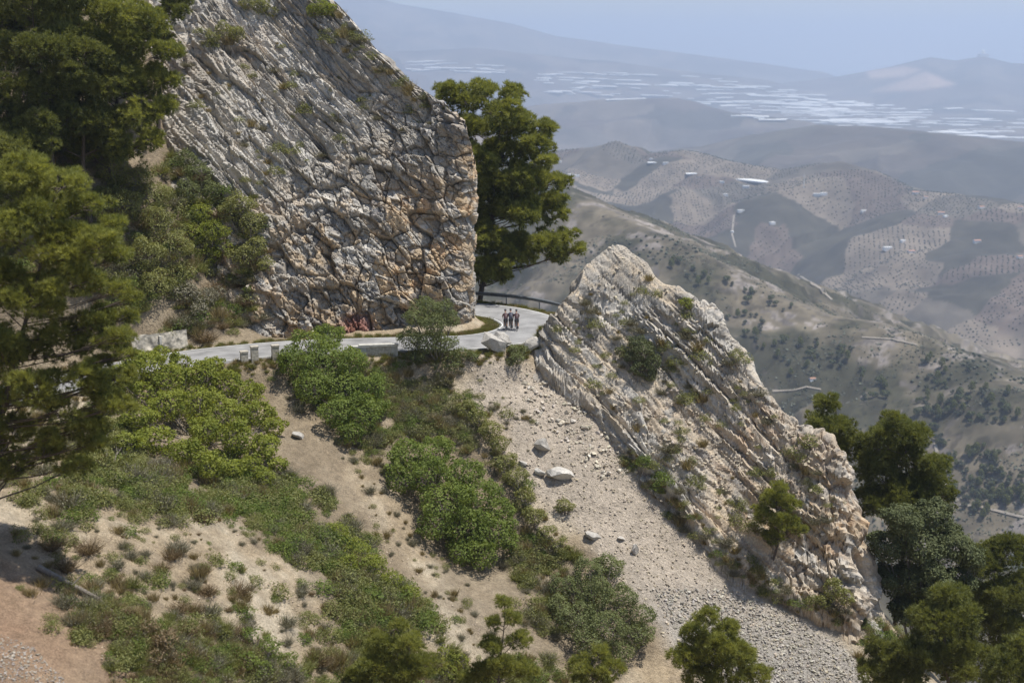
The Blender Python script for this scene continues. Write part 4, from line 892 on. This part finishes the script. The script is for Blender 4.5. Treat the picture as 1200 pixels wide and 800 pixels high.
# ------------------------------------------------------------------ far land
def pol(px, py, r): # point at horizontal range r on the pixel's ray
    d = ray(px, py); return d * (r / math.hypot(d[0], d[1]))
RID = [  # crest points, side slope, crest roundness, gully scale, gully strength
    ([(480,150,1750),(560,180,1680),(640,212,1600),(700,243,1530),(760,270,1460),(830,300,1400),(900,343,1360),(960,368,1340),(1000,376,1330),(1067,389,1310),(1113,410,1280),(1150,432,1250),(1200,458,1200),(1300,520,1120),(1420,600,1050)], .36, 25, 130, .6),
    ([(560,150,4300),(640,178,4200),(697,172,4150),(722,165,4100),(760,180,4050),(800,176,4000),(850,188,3900),(910,200,3850),(950,193,3800),(985,189,3750),(1020,200,3700),(1055,222,3650),(1100,226,3550),(1200,240,3400),(1350,262,3200)], .25, 40, 330, .62),
    ([(820,172,6200),(880,158,6100),(960,146,6000),(1040,150,5900),(1120,158,5800),(1250,172,5600),(1400,185,5500)], .18, 80, 560, .6),
    ([(480,140,8200),(560,134,8200),(640,122,8200),(720,117,8200),(790,115,8200),(850,131,8100),(930,140,8000)], .18, 100, 650, .6),
    ([(-100,-110,17000),(200,-60,17500),(330,-32,18000),(420,-8,18000),(470,5,18000),(530,15,18000),(600,28,18000),(650,42,18000),(720,52,18000),(800,62,18000),(860,70,18000),(940,81,18000)], .22, 200, 1500, .6),
    ([(300,60,14000),(480,60,14000),(560,56,14000),(680,69,14000),(760,78,14000),(840,88,14000)], .2, 200, 1500, .35),
    ([(930,96,15000),(980,90,15000),(1040,79,15000),(1090,67,15000),(1120,71,15000),(1152,66,15000),(1185,74,15000),(1300,80,15000),(1450,70,15000)], .17, 150, 1500, .3)]
RID = [(np.array([pol(*q) for q in pts]), s, w, gs, ga) for pts, s, w, gs, ga in RID]
BR = np.array([(0,-70),(120,-75),(160,-88),(200,-112),(300,-175),(500,-290),(800,-400),(1000,-440),(1500,-520),(2000,-550),(2800,-560),(4000,-555),(5000,-545),(7000,-525),(10000,-545),(15000,-575),(19000,-600),(20500,-640),(22000,-690),(26000,-720)], float)
def smax(a, b, k): h = np.clip(.5 + .5 * (a - b) / k, 0, 1); return b + (a - b) * h + k * h * (1 - h)
def far_z(X, Y, full=False):
    X = np.asarray(X, float); Y = np.asarray(Y, float); sh = X.shape; X = X.ravel(); Y = Y.ravel(); r = np.hypot(X, Y)
    z = np.interp(r, BR[:, 0], BR[:, 1]); P = np.stack([X, Y, X * 0], 1)
    z = z + np.clip((r - 400) / 3000, 0, 1) * 14 * fbm(P / 900, 3, 301) * np.clip((15000 - r) / 9000, 0, 1); own = np.full(len(X), -1)
    for k, (C, s, w, gs, ga) in enumerate(RID):
        d = np.full(len(X), 1e9); cz = np.zeros(len(X))
        for a, b in zip(C[:-1], C[1:]):
            e = b - a; t = np.clip(((X - a[0]) * e[0] + (Y - a[1]) * e[1]) / (e[0] ** 2 + e[1] ** 2), 0, 1); q = np.hypot(X - a[0] - t * e[0], Y - a[1] - t * e[1]); m = q < d; d = np.where(m, q, d); cz = np.where(m, a[2] + t * e[2], cz)
        W = np.stack([X + .3 * gs * vnoise(P / gs * .8, 7), Y + .3 * gs * vnoise(P / gs * .8 + 9, 8), X * 0], 1)
        rg = 1 - np.abs(fbm(W / gs, 4, 400 + k)) * 2.2
        zz = cz - s * (np.sqrt(d * d + w * w) - w) - ga * s * np.minimum(d, gs * 1.2) * (1 - rg) + np.minimum(d, w) / w * .03 * gs * fbm(P / gs * 3, 3, 450 + k) 
        up = zz > z; z = smax(zz, z, gs * .06); own[up] = k
    z = z.reshape(sh); return (z, own.reshape(sh)) if full else z
az = np.radians(np.linspace(-33, 33, 760)); rr = np.concatenate([np.geomspace(120, 900, 60)[:-1], np.geomspace(900, 1800, 290)[:-1], np.geomspace(1800, 2700, 50)[:-1], np.geomspace(2700, 4400, 260)[:-1], np.geomspace(4400, 6400, 120)[:-1], np.geomspace(6400, 26000, 210)])
AZ, RR = np.meshgrid(az, rr); FX, FY = RR * np.sin(AZ), RR * np.cos(AZ); FZ, OWN = far_z(FX, FY, True)
FP = np.stack([FX, FY, FZ], -1).reshape(-1, 3); own = OWN.ravel(); rng_ = RR.ravel()
P2 = FP * [1, 1, 0]
def patches(P2, rng_):
    cs = np.where(rng_ < 2000, 90.0, np.where(rng_ < 5000, 130.0, 330.0))[:, None]
    W = P2 + cs * .35 * np.stack([fbm(P2 / cs * 1.3, 3, 501), fbm(P2 / cs * 1.3 + 5, 3, 502), P2[:, 0] * 0], 1)
    return vor(W / cs + [0, 0, .5], 77)
F1, F2, PID = patches(P2, rng_)
sc_ = np.where(rng_ < 2000, 60.0, np.where(rng_ < 5000, 150.0, 500.0))[:, None]
f = fbm(P2 / sc_, 4, 520)[:, None]
scrubc = np.array([.072, .068, .047]); pale = np.array([.24, .205, .155]); pink = np.array([.15, .12, .095]); greyc = np.array([.15, .135, .105]); greenc = np.array([.066, .066, .038])
c = np.where(PID[:, :1] < .34, pale, np.where(PID[:, :1] < .55, pink, np.where(PID[:, :1] < .78, greyc, scrubc)))
isA = (own == 0)[:, None]; fa = fbm(P2 / 28, 4, 530)[:, None]; fb = fbm(P2 / 7, 3, 531)[:, None]; cA = greenc + (np.array([.16, .142, .098]) - greenc) * sstep(-.25, .3, f + .5 * fa); cA = cA + (np.array([.25, .23, .20]) - cA) * sstep(.22, .42, fa * .7 + fb * .6 + .25 * f); cA = cA * (1 + .5 * fb) * (1 - .55 * sstep(.15, .35, fb - .3 * fa))
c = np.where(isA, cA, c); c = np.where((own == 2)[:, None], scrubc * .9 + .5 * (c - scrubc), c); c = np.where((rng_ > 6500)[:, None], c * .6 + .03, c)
fd = fbm(P2 / (sc_ * .22), 3, 540)[:, None]; c = c * (1 + .30 * f + .35 * fd)
hx, hy = proj(FP); tanq = sstep(-3, 3, np.maximum(poly_sd(hx, hy, [(1020,108),(1050,98),(1085,84),(1120,99),(1080,106)]), poly_sd(hx, hy, [(1015,84),(1060,78),(1080,82),(1060,90),(1020,92)])))[:, None] * (rng_ > 9000)[:, None]
c = c + (np.array([.50, .38, .29]) - c) * tanq
# whole far land darkened by range, slightly more past the nearer ridge
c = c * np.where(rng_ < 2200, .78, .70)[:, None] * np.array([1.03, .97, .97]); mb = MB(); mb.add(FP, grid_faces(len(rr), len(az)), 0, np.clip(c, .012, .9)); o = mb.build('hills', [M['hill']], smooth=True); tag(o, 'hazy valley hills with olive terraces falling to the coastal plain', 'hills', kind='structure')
mb = MB(); S_ = 60000; g_ = np.linspace(-S_, S_, 41); SX, SY = np.meshgrid(g_, g_); mb.add(np.stack([SX, SY, SX * 0 - 645], -1).reshape(-1, 3), grid_faces(41, 41)); o = mb.build('sea', [M['sea']]); tag(o, 'sea beyond the coastal plain lost in haze', 'sea', kind='structure')
print('far', len(FP), time.time() - T0)
def far_hit(pts, r0=850, r1=22000, n=900):
    pts = np.array(pts, float); r = np.geomspace(r0, r1, n); out = []
    for k in range(0, len(pts), 200):
        q = pts[k:k + 200]; d = np.array([ray(*p) for p in q]); d /= np.hypot(d[:, 0], d[:, 1])[:, None]
        X, Y, Z = d[:, :1] * r, d[:, 1:2] * r, d[:, 2:3] * r; g = far_z(X, Y) - Z; m = g > 0; i = m.argmax(1); ok = m.any(1)
        for a in range(len(q)):
            if not ok[a] or i[a] == 0: out.append(None); continue
            j = i[a]; t = g[a, j - 1] / (g[a, j - 1] - g[a, j]); rh = r[j - 1] + t * (r[j] - r[j - 1]); x, y = d[a, 0] * rh, d[a, 1] * rh; out.append(np.array([x, y, d[a, 2] * rh]))
    return out
# ---- far trees as individual things on the nearer ridge
def far_tree_mesh(seed, w, h, mat):
    rng = np.random.default_rng(seed); mb = MB(); L = [(np.array([rng.uniform(-.25, .25) * w, rng.uniform(-.25, .25) * w, h * rng.uniform(.45, .8)]), np.array([w * .32, w * .32, h * .28])) for k in range(5)]
    P, D, I = lump_pts(L, 3.2, rng, .6, .1, .7); V, Fc = leaves(P, D, .8, rng, .7, .8); mb.add(V, Fc, 0, np.repeat(rng.uniform(0, 1, len(P)), 4)[:, None] * np.ones((1, 3)))
    mb.add(*tube([(0, 0, -.6), (.1, 0, h * .6)], [.25, .1], 5), 1); return mb.mesh('far_tree', [M[mat], M['bark']])
FT = [far_tree_mesh(700 + k, w, h, m) for k, (w, h, m) in enumerate([(5, 4.5, 'olive'), (6, 6, 'holm'), (5, 8, 'pine_dark'), (4, 4, 'olive')])]
pts = poly_sample([(700,260),(800,310),(900,350),(1000,385),(1120,420),(1200,470),(1200,640),(1120,590),(1060,480),(960,470),(900,420),(800,330)], 400, rs) + poly_sample([(1090,470),(1200,500),(1200,650),(1120,590)], 130, rs)
nt_ = 0; pts = [p for p, v in zip(pts, fbm(np.c_[np.array(pts) / 32, np.zeros(len(pts))], 3, 909)) if v > -.06][:295]
for q in far_hit(pts):
    if q is None or q[1] > 2000: continue
    kd = rs.integers(4); o = bpy.data.objects.new('tree', FT[kd]); COL.objects.link(o); s = rs.uniform(.7, 1.35); o.location = q; o.scale = (s, s, s); o.rotation_euler = (0, 0, rs.uniform(0, 6.28))
    tag(o, ['low dark olive tree on the nearer hillside across the valley', 'rounded dark oak on the nearer hillside across the valley', 'taller dark pine on the nearer hillside across the valley', 'small grey olive bush-tree on the nearer hillside across the valley'][kd], 'tree', 'scattered trees across the valley')
# ---- olive groves in rows: uncountable, one object
def grove(r0, r1, dx, sel, seed, w):
    rng = np.random.default_rng(seed); L = []
    gx = np.arange(-1900, 1900, dx); gy = np.arange(r0 * .9, r1, dx); GX, GY = np.meshgrid(gx, gy); GX = GX.ravel(); GY = GY.ravel()
    P = np.stack([GX, GY, GX * 0], 1); rg = np.hypot(GX, GY); F1, F2, ID = patches(P, rg)
    ang = ID[:, 1] * 3.1; x2 = GX * np.cos(ang) - GY * np.sin(ang); y2 = GX * np.sin(ang) + GY * np.cos(ang)
    # snap every grid point to the row lattice of its own field
    xs = np.round(x2 / dx) * dx; ys = np.round(y2 / (dx * .8)) * dx * .8; X = xs * np.cos(ang) + ys * np.sin(ang); Y = -xs * np.sin(ang) + ys * np.cos(ang)
    a = np.arctan2(X, Y); ok = (rg > r0) & (rg < r1) & (np.abs(a) < .36) & (ID[:, 0] < sel) & (F2 - F1 > .04); X, Y = X[ok], Y[ok]
    u = np.unique(np.round(np.c_[X, Y] / 2).astype(int), axis=0, return_index=True)[1]; return X[u] + rng.normal(size=len(u)) * .9, Y[u] + rng.normal(size=len(u)) * .9
mb = MB(); tot = 0
def crownlet(seed):
    V, Fc = hull_rock(seed, 18, (1, 1, .85)); return V * [1, 1, .8] + [0, 0, .25], Fc
CR = [crownlet(800 + k) for k in range(6)]
for r0, r1, dx, sel, w in ((2650, 4350, 10.5, .66, 4.3), (1020, 1450, 9, .14, 3.6)):
    X, Y = grove(r0, r1, dx, sel, 5, w); Z, ow = far_z(X, Y, True); a = np.degrees(np.arctan2(X, Y)); keep = ((ow == 1) if r0 > 2000 else (ow == 0)) & (a > -.5)
    idx = np.nonzero(keep)[0]; tot += len(idx)
    rngs = np.random.default_rng(4); var = rngs.integers(0, 6, len(idx)); sc = rngs.uniform(.75, 1.25, len(idx)) * w
    for k in range(6):
        s = idx[var == k]; V, Fc = CR[k]; n = len(s)
        if n == 0: continue
        W = V[None] * sc[var == k][:, None, None] + np.stack([X[s], Y[s], Z[s]], 1)[:, None]; mb.add(W.reshape(-1, 3), (Fc[None] + (np.arange(n) * len(V))[:, None, None]).reshape(-1, 3), 0, np.repeat(rngs.uniform(0, 1, n), len(V))[:, None] * np.ones((1, 3)))
o = mb.build('olive_grove', [M['olive']]); tag(o, 'rows of olive trees dotted over the far hillside terraces', 'olive grove', kind='stuff')
print('olives', tot, time.time() - T0)
# ---- low scrub speckling the nearer ridge: uncountable
rq = np.random.default_rng(61); n = 60000; rg = rq.uniform(980, 1750, n); aa = np.radians(rq.uniform(-2, 22, n)); X, Y = rg * np.sin(aa), rg * np.cos(aa); P = np.stack([X, Y, X * 0], 1)
dn = fbm(P / 45, 4, 611) + .5 * fbm(P / 12, 2, 612); kp = dn > rq.uniform(-.15, .5, n); X, Y = X[kp], Y[kp]; Z, ow = far_z(X, Y, True); kp = ow == 0; X, Y, Z = X[kp], Y[kp], Z[kp]; sc = .9 + 2.4 * rq.random(len(X)) ** 2.2
mb = MB(); SR = [hull_rock(840 + k, 9, (1, 1, .7)) for k in range(5)]; vv = rq.integers(0, 5, len(X))
for k in range(5):
    m_ = vv == k; V, Fc = SR[k]; n = m_.sum(); W = (V + [0, 0, .2])[None] * sc[m_][:, None, None] + np.stack([X[m_], Y[m_], Z[m_]], 1)[:, None]
    mb.add(W.reshape(-1, 3), (Fc[None] + (np.arange(n) * len(V))[:, None, None]).reshape(-1, 3), 0, np.repeat(rq.uniform(0, 1, n), len(V))[:, None] * np.ones((1, 3)))
o = mb.build('scrub', [M['olive']]); tag(o, 'dark low scrub speckling the nearer hillside across the valley', 'scrub', kind='stuff'); print('ridge scrub', len(X))
# ---- white farmhouses
def house_mesh(w, d, h, pitched, seed):
    mb = MB(); mb.add(*box((-w / 2, -d / 2, -3), (w / 2, d / 2, h)))
    if pitched:
        V = np.array([(-w / 2 - .3, -d / 2 - .3, h + .01), (w / 2 + .3, -d / 2 - .3, h + .01), (w / 2 + .3, d / 2 + .3, h + .01), (-w / 2 - .3, d / 2 + .3, h + .01), (-w / 2 - .3, 0, h + 1.8), (w / 2 + .3, 0, h + 1.8)])
        mb.add(V, np.array([(0, 1, 5, 4), (2, 3, 4, 5)]), 1); mb.add(V, np.array([(0, 4, 3), (1, 2, 5)]), 0)
    else: mb.add(*box((-w / 2 + .4, -d / 2 + .4, h + .003), (w / 2 - .4, d / 2 - .4, h + .35)))
    for x in np.arange(-w / 2 + 1.5, w / 2 - 1, 3): mb.add(*box((x, -d / 2 - .04, 1.2), (x + 1, -d / 2 - .005, 2.4)), 2)
    return mb.mesh('farmhouse', [M['white'], M['tile'], M['dark']])
HM = [house_mesh(14, 8, 4, True, 1), house_mesh(18, 9, 5, False, 2), house_mesh(11, 8, 3.4, False, 3)]
hp = [(655,190),(668,206),(676,207),(763,187),(780,192),(850,229),(868,248),(957,229),(965,228),(1073,227),(1085,232),(1103,251),(1108,254),(1150,244),(1196,244),(905,262),(858,272),(1058,283),(1068,296),(1145,284),(1195,302),(952,445),(1040,292),(846,214),(874,220),(1012,248)]
hl = [far_hit([p])[0] for p in hp]
for (x, y), q in zip(hp, hl):
    if q is None: continue
    k = int(rs.integers(3)); o = bpy.data.objects.new('farmhouse', HM[k]); COL.objects.link(o); o.location = q; o.rotation_euler = (0, 0, rs.uniform(-.5, .5)); s = rs.uniform(.8, 1.25) * (.38 if q[1] < 1800 else .9); o.scale = (s, s, s)
    tag(o, 'small white farmhouse among the olive terraces across the valley', 'farmhouse', 'white farmhouses across the valley')
# ---- greenhouses on the plain
def green_mesh(w, d, spans, seed):
    xs = np.linspace(-w / 2, w / 2, spans * 4 + 1); z = 5 + 1.2 * np.abs(np.sin((np.arange(len(xs)) / 4) * math.pi)); V0 = np.stack([xs, xs * 0 - d / 2, z], 1); V1 = np.stack([xs, xs * 0 + d / 2, z], 1); B0 = V0 * [1, 1, 0] - [0, 0, 6]; B1 = V1 * [1, 1, 0] - [0, 0, 6]
    mb = MB(); mb.add(np.stack([B0, V0, V1, B1], 0).reshape(-1, 3), grid_faces(4, len(xs))); return mb.mesh('greenhouse', [M['plastic']])
GM = [green_mesh(150, 260, 12, 1), green_mesh(240, 330, 18, 2), green_mesh(110, 200, 9, 3), green_mesh(320, 220, 22, 4)]
gp = poly_sample([(630,85),(760,82),(900,100),(960,112),(1060,128),(1200,140),(1200,165),(1100,156),(1000,150),(900,143),(830,125),(740,120),(640,108)], 190, rs) + poly_sample([(880,110),(1000,118),(1100,130),(1040,148),(940,143)], 70, rs) + poly_sample([(470,70),(560,72),(600,80),(560,88),(480,82)], 24, rs) + [(765,191), (810,204), (1125,127), (1165,130)]
for (x, y), q in zip(gp, far_hit(gp, 2600)):
    if q is None or np.hypot(q[0], q[1]) > 20000: continue
    near = np.hypot(q[0], q[1]) < 6500; k = int(rs.integers(4)); o = bpy.data.objects.new('greenhouse', GM[k]); COL.objects.link(o); s = .2 if near else rs.uniform(.28, .72) * q[1] / 11000; o.location = q + np.array([0, 0, 1]); o.scale = (s * (1.3 if near else rs.uniform(1, 2.2)), s * (.5 if near else .62), s if near else .5); gx_, gy_ = (far_z([q[0] + 120, q[0] - 120, q[0], q[0]], [q[1], q[1], q[1] + 120, q[1] - 120]).reshape(2, 2) @ [1, -1]) / 240; gx_, gy_ = np.clip([gx_, gy_], -.035, .035); o.rotation_euler = (math.atan(gy_), -math.atan(gx_), rs.normal() * .15)
    tag(o, 'white plastic greenhouse on the near olive hillside' if near else 'white plastic greenhouse block on the hazy coastal plain', 'greenhouse', 'greenhouses on the far hillside' if near else 'greenhouses on the plain')
for pxy in [(882,213)]:
    q = far_hit([pxy], 2600)[0]
    if q is not None:
        o = bpy.data.objects.new('greenhouse', GM[0]); COL.objects.link(o); o.location = q + np.array([0, 0, 3]); o.scale = (.6, .16, .3); o.rotation_euler = (0, .06, -.5); tag(o, 'long white greenhouse roof lying aslant below the brown knoll', 'greenhouse', 'greenhouses on the far hillside')
# summit building and mast
q = pol(1152, 67, 15000); zz = float(far_z(q[0], q[1])); o = empty('hilltop_building', (q[0], q[1], zz), 'tiny white domed building on the far right summit', 'building')
mb = MB(); mb.add(*box((-45, -30, -20), (45, 30, 22))); mb.build('wall', [M['white']], o); mb = MB(); mb.add(*tube([(0, 0, 22.1), (0, 0, 50), (0, 0, 62)], [18, 16, 2], 12)); mb.build('tower', [M['white']], o)
q = far_hit([(942, 220)], 2600)[0]; o = empty('mast', q, 'thin pale mast on the olive ridge left of the brown knoll', 'mast')
mb = MB(); mb.add(*tube([(0, 0, -1), (0, 0, 34)], [1.0, .35], 6)); mb.build('pole', [M['white']], o); mb = MB(); mb.add(*tube([(-3, 0, 29), (3, 0, 29)], [.3, .3], 5)); mb.build('crossarm', [M['white']], o)
# dirt tracks on the opposite slopes
def track(pxl, w, name_label):
    pts = []
    for (a, b) in zip(pxl[:-1], pxl[1:]):
        for t in np.linspace(0, 1, 8, endpoint=False): pts.append((a[0] + (b[0] - a[0]) * t, a[1] + (b[1] - a[1]) * t))
    pts.append(pxl[-1]); H = [q for q in far_hit(pts) if q is not None]
    if len(H) < 3: return
    H = np.array(H); t = np.gradient(H[:, :2], axis=0); t /= np.linalg.norm(t, axis=1, keepdims=True) + 1e-9; n = np.c_[t[:, 1], -t[:, 0]]
    V = []
    for o_ in (-1, -.3, .3, 1):
        x, y = H[:, 0] + n[:, 0] * w * o_ / 2, H[:, 1] + n[:, 1] * w * o_ / 2; V.append(np.c_[x, y, far_z(x, y) + 1.0])
    mb = MB(); mb.add(np.stack(V, 1).reshape(-1, 3), grid_faces(len(H), 4)); o = mb.build('path', [M['track']]); tag(o, name_label, 'dirt track', kind='structure')
track([(905,459),(930,458),(945,454),(962,457)], 1.6, 'pale dirt track on the nearer slope across the valley')
track([(1096,520),(1100,545),(1108,570),(1122,588)], 2.4, 'pale dirt track winding down at the right')
track([(1125,592),(1150,595),(1200,607)], 2, 'pale dirt track crossing the valley at the right edge')
track([(1010,396),(1045,398),(1075,405)], 1.6, 'pale dirt track between the terraces of the nearer ridge')
track([(860,252),(858,275),(862,290)], 4, 'pale dirt track on the olive hillside')
track([(935,322),(960,338),(975,352)], 4, 'pale dirt track low on the olive hillside')
# ------------------------------------------------------------------ haze, light, camera
mb = MB(); mb.add(*box((-62000, -9000, -760), (62000, 61000, 560)))
m, nt, out = new_mat('haze'); pv = N(nt, 'ShaderNodeVolumePrincipled'); pv.inputs['Color'].default_value = (.69, .805, 1.0, 1); pv.inputs['Density'].default_value = 1.05e-4; pv.inputs['Anisotropy'].default_value = .25
nt.links.new(pv.outputs[0], out.inputs['Volume']); o = mb.build('haze', [m]); tag(o, 'pale blue summer haze over the valley', 'haze', kind='stuff')
SUN = unit(np.array([.34, -.03, .93])); el = math.asin(SUN[2]); rot = math.atan2(SUN[0], SUN[1])
w = bpy.data.worlds.new('World'); SC.world = w; w.use_nodes = True; nt = w.node_tree; bg = nt.nodes['Background']; sky = nt.nodes.new('ShaderNodeTexSky'); sky.sky_type = 'NISHITA'; sky.sun_disc = False; sky.sun_elevation = el; sky.sun_rotation = rot; sky.altitude = 700
nt.links.new(sky.outputs[0], bg.inputs[0]); bg.inputs[1].default_value = .09
ld = bpy.data.lights.new('sun', 'SUN'); ld.energy = 4.2; ld.angle = math.radians(.53); ld.color = (1, .96, .89); lo = bpy.data.objects.new('sun', ld); COL.objects.link(lo); lo.rotation_euler = Vector(-SUN).to_track_quat('-Z', 'Y').to_euler(); lo.location = (0, 0, 300)
cam = bpy.data.cameras.new('camera'); cam.lens = 50; cam.sensor_width = 36; cam.clip_start = .5; cam.clip_end = 120000; co = bpy.data.objects.new('camera', cam); COL.objects.link(co); co.rotation_euler = (math.pi / 2 - PITCH, 0, 0); SC.camera = co
cam.dof.use_dof = True; cam.dof.focus_distance = 112; cam.dof.aperture_fstop = .4
SC.view_settings.view_transform = 'Standard'; SC.view_settings.look = 'None'; SC.view_settings.exposure = 0.5; SC.view_settings.gamma = 1
SC.render.engine = 'CYCLES'; cy = SC.cycles; cy.max_bounces = 5; cy.diffuse_bounces = 3; cy.glossy_bounces = 2; cy.transmission_bounces = 3; cy.volume_bounces = 1; cy.use_denoising = True; cy.caustics_reflective = False; cy.caustics_refractive = False
print('done', time.time() - T0)
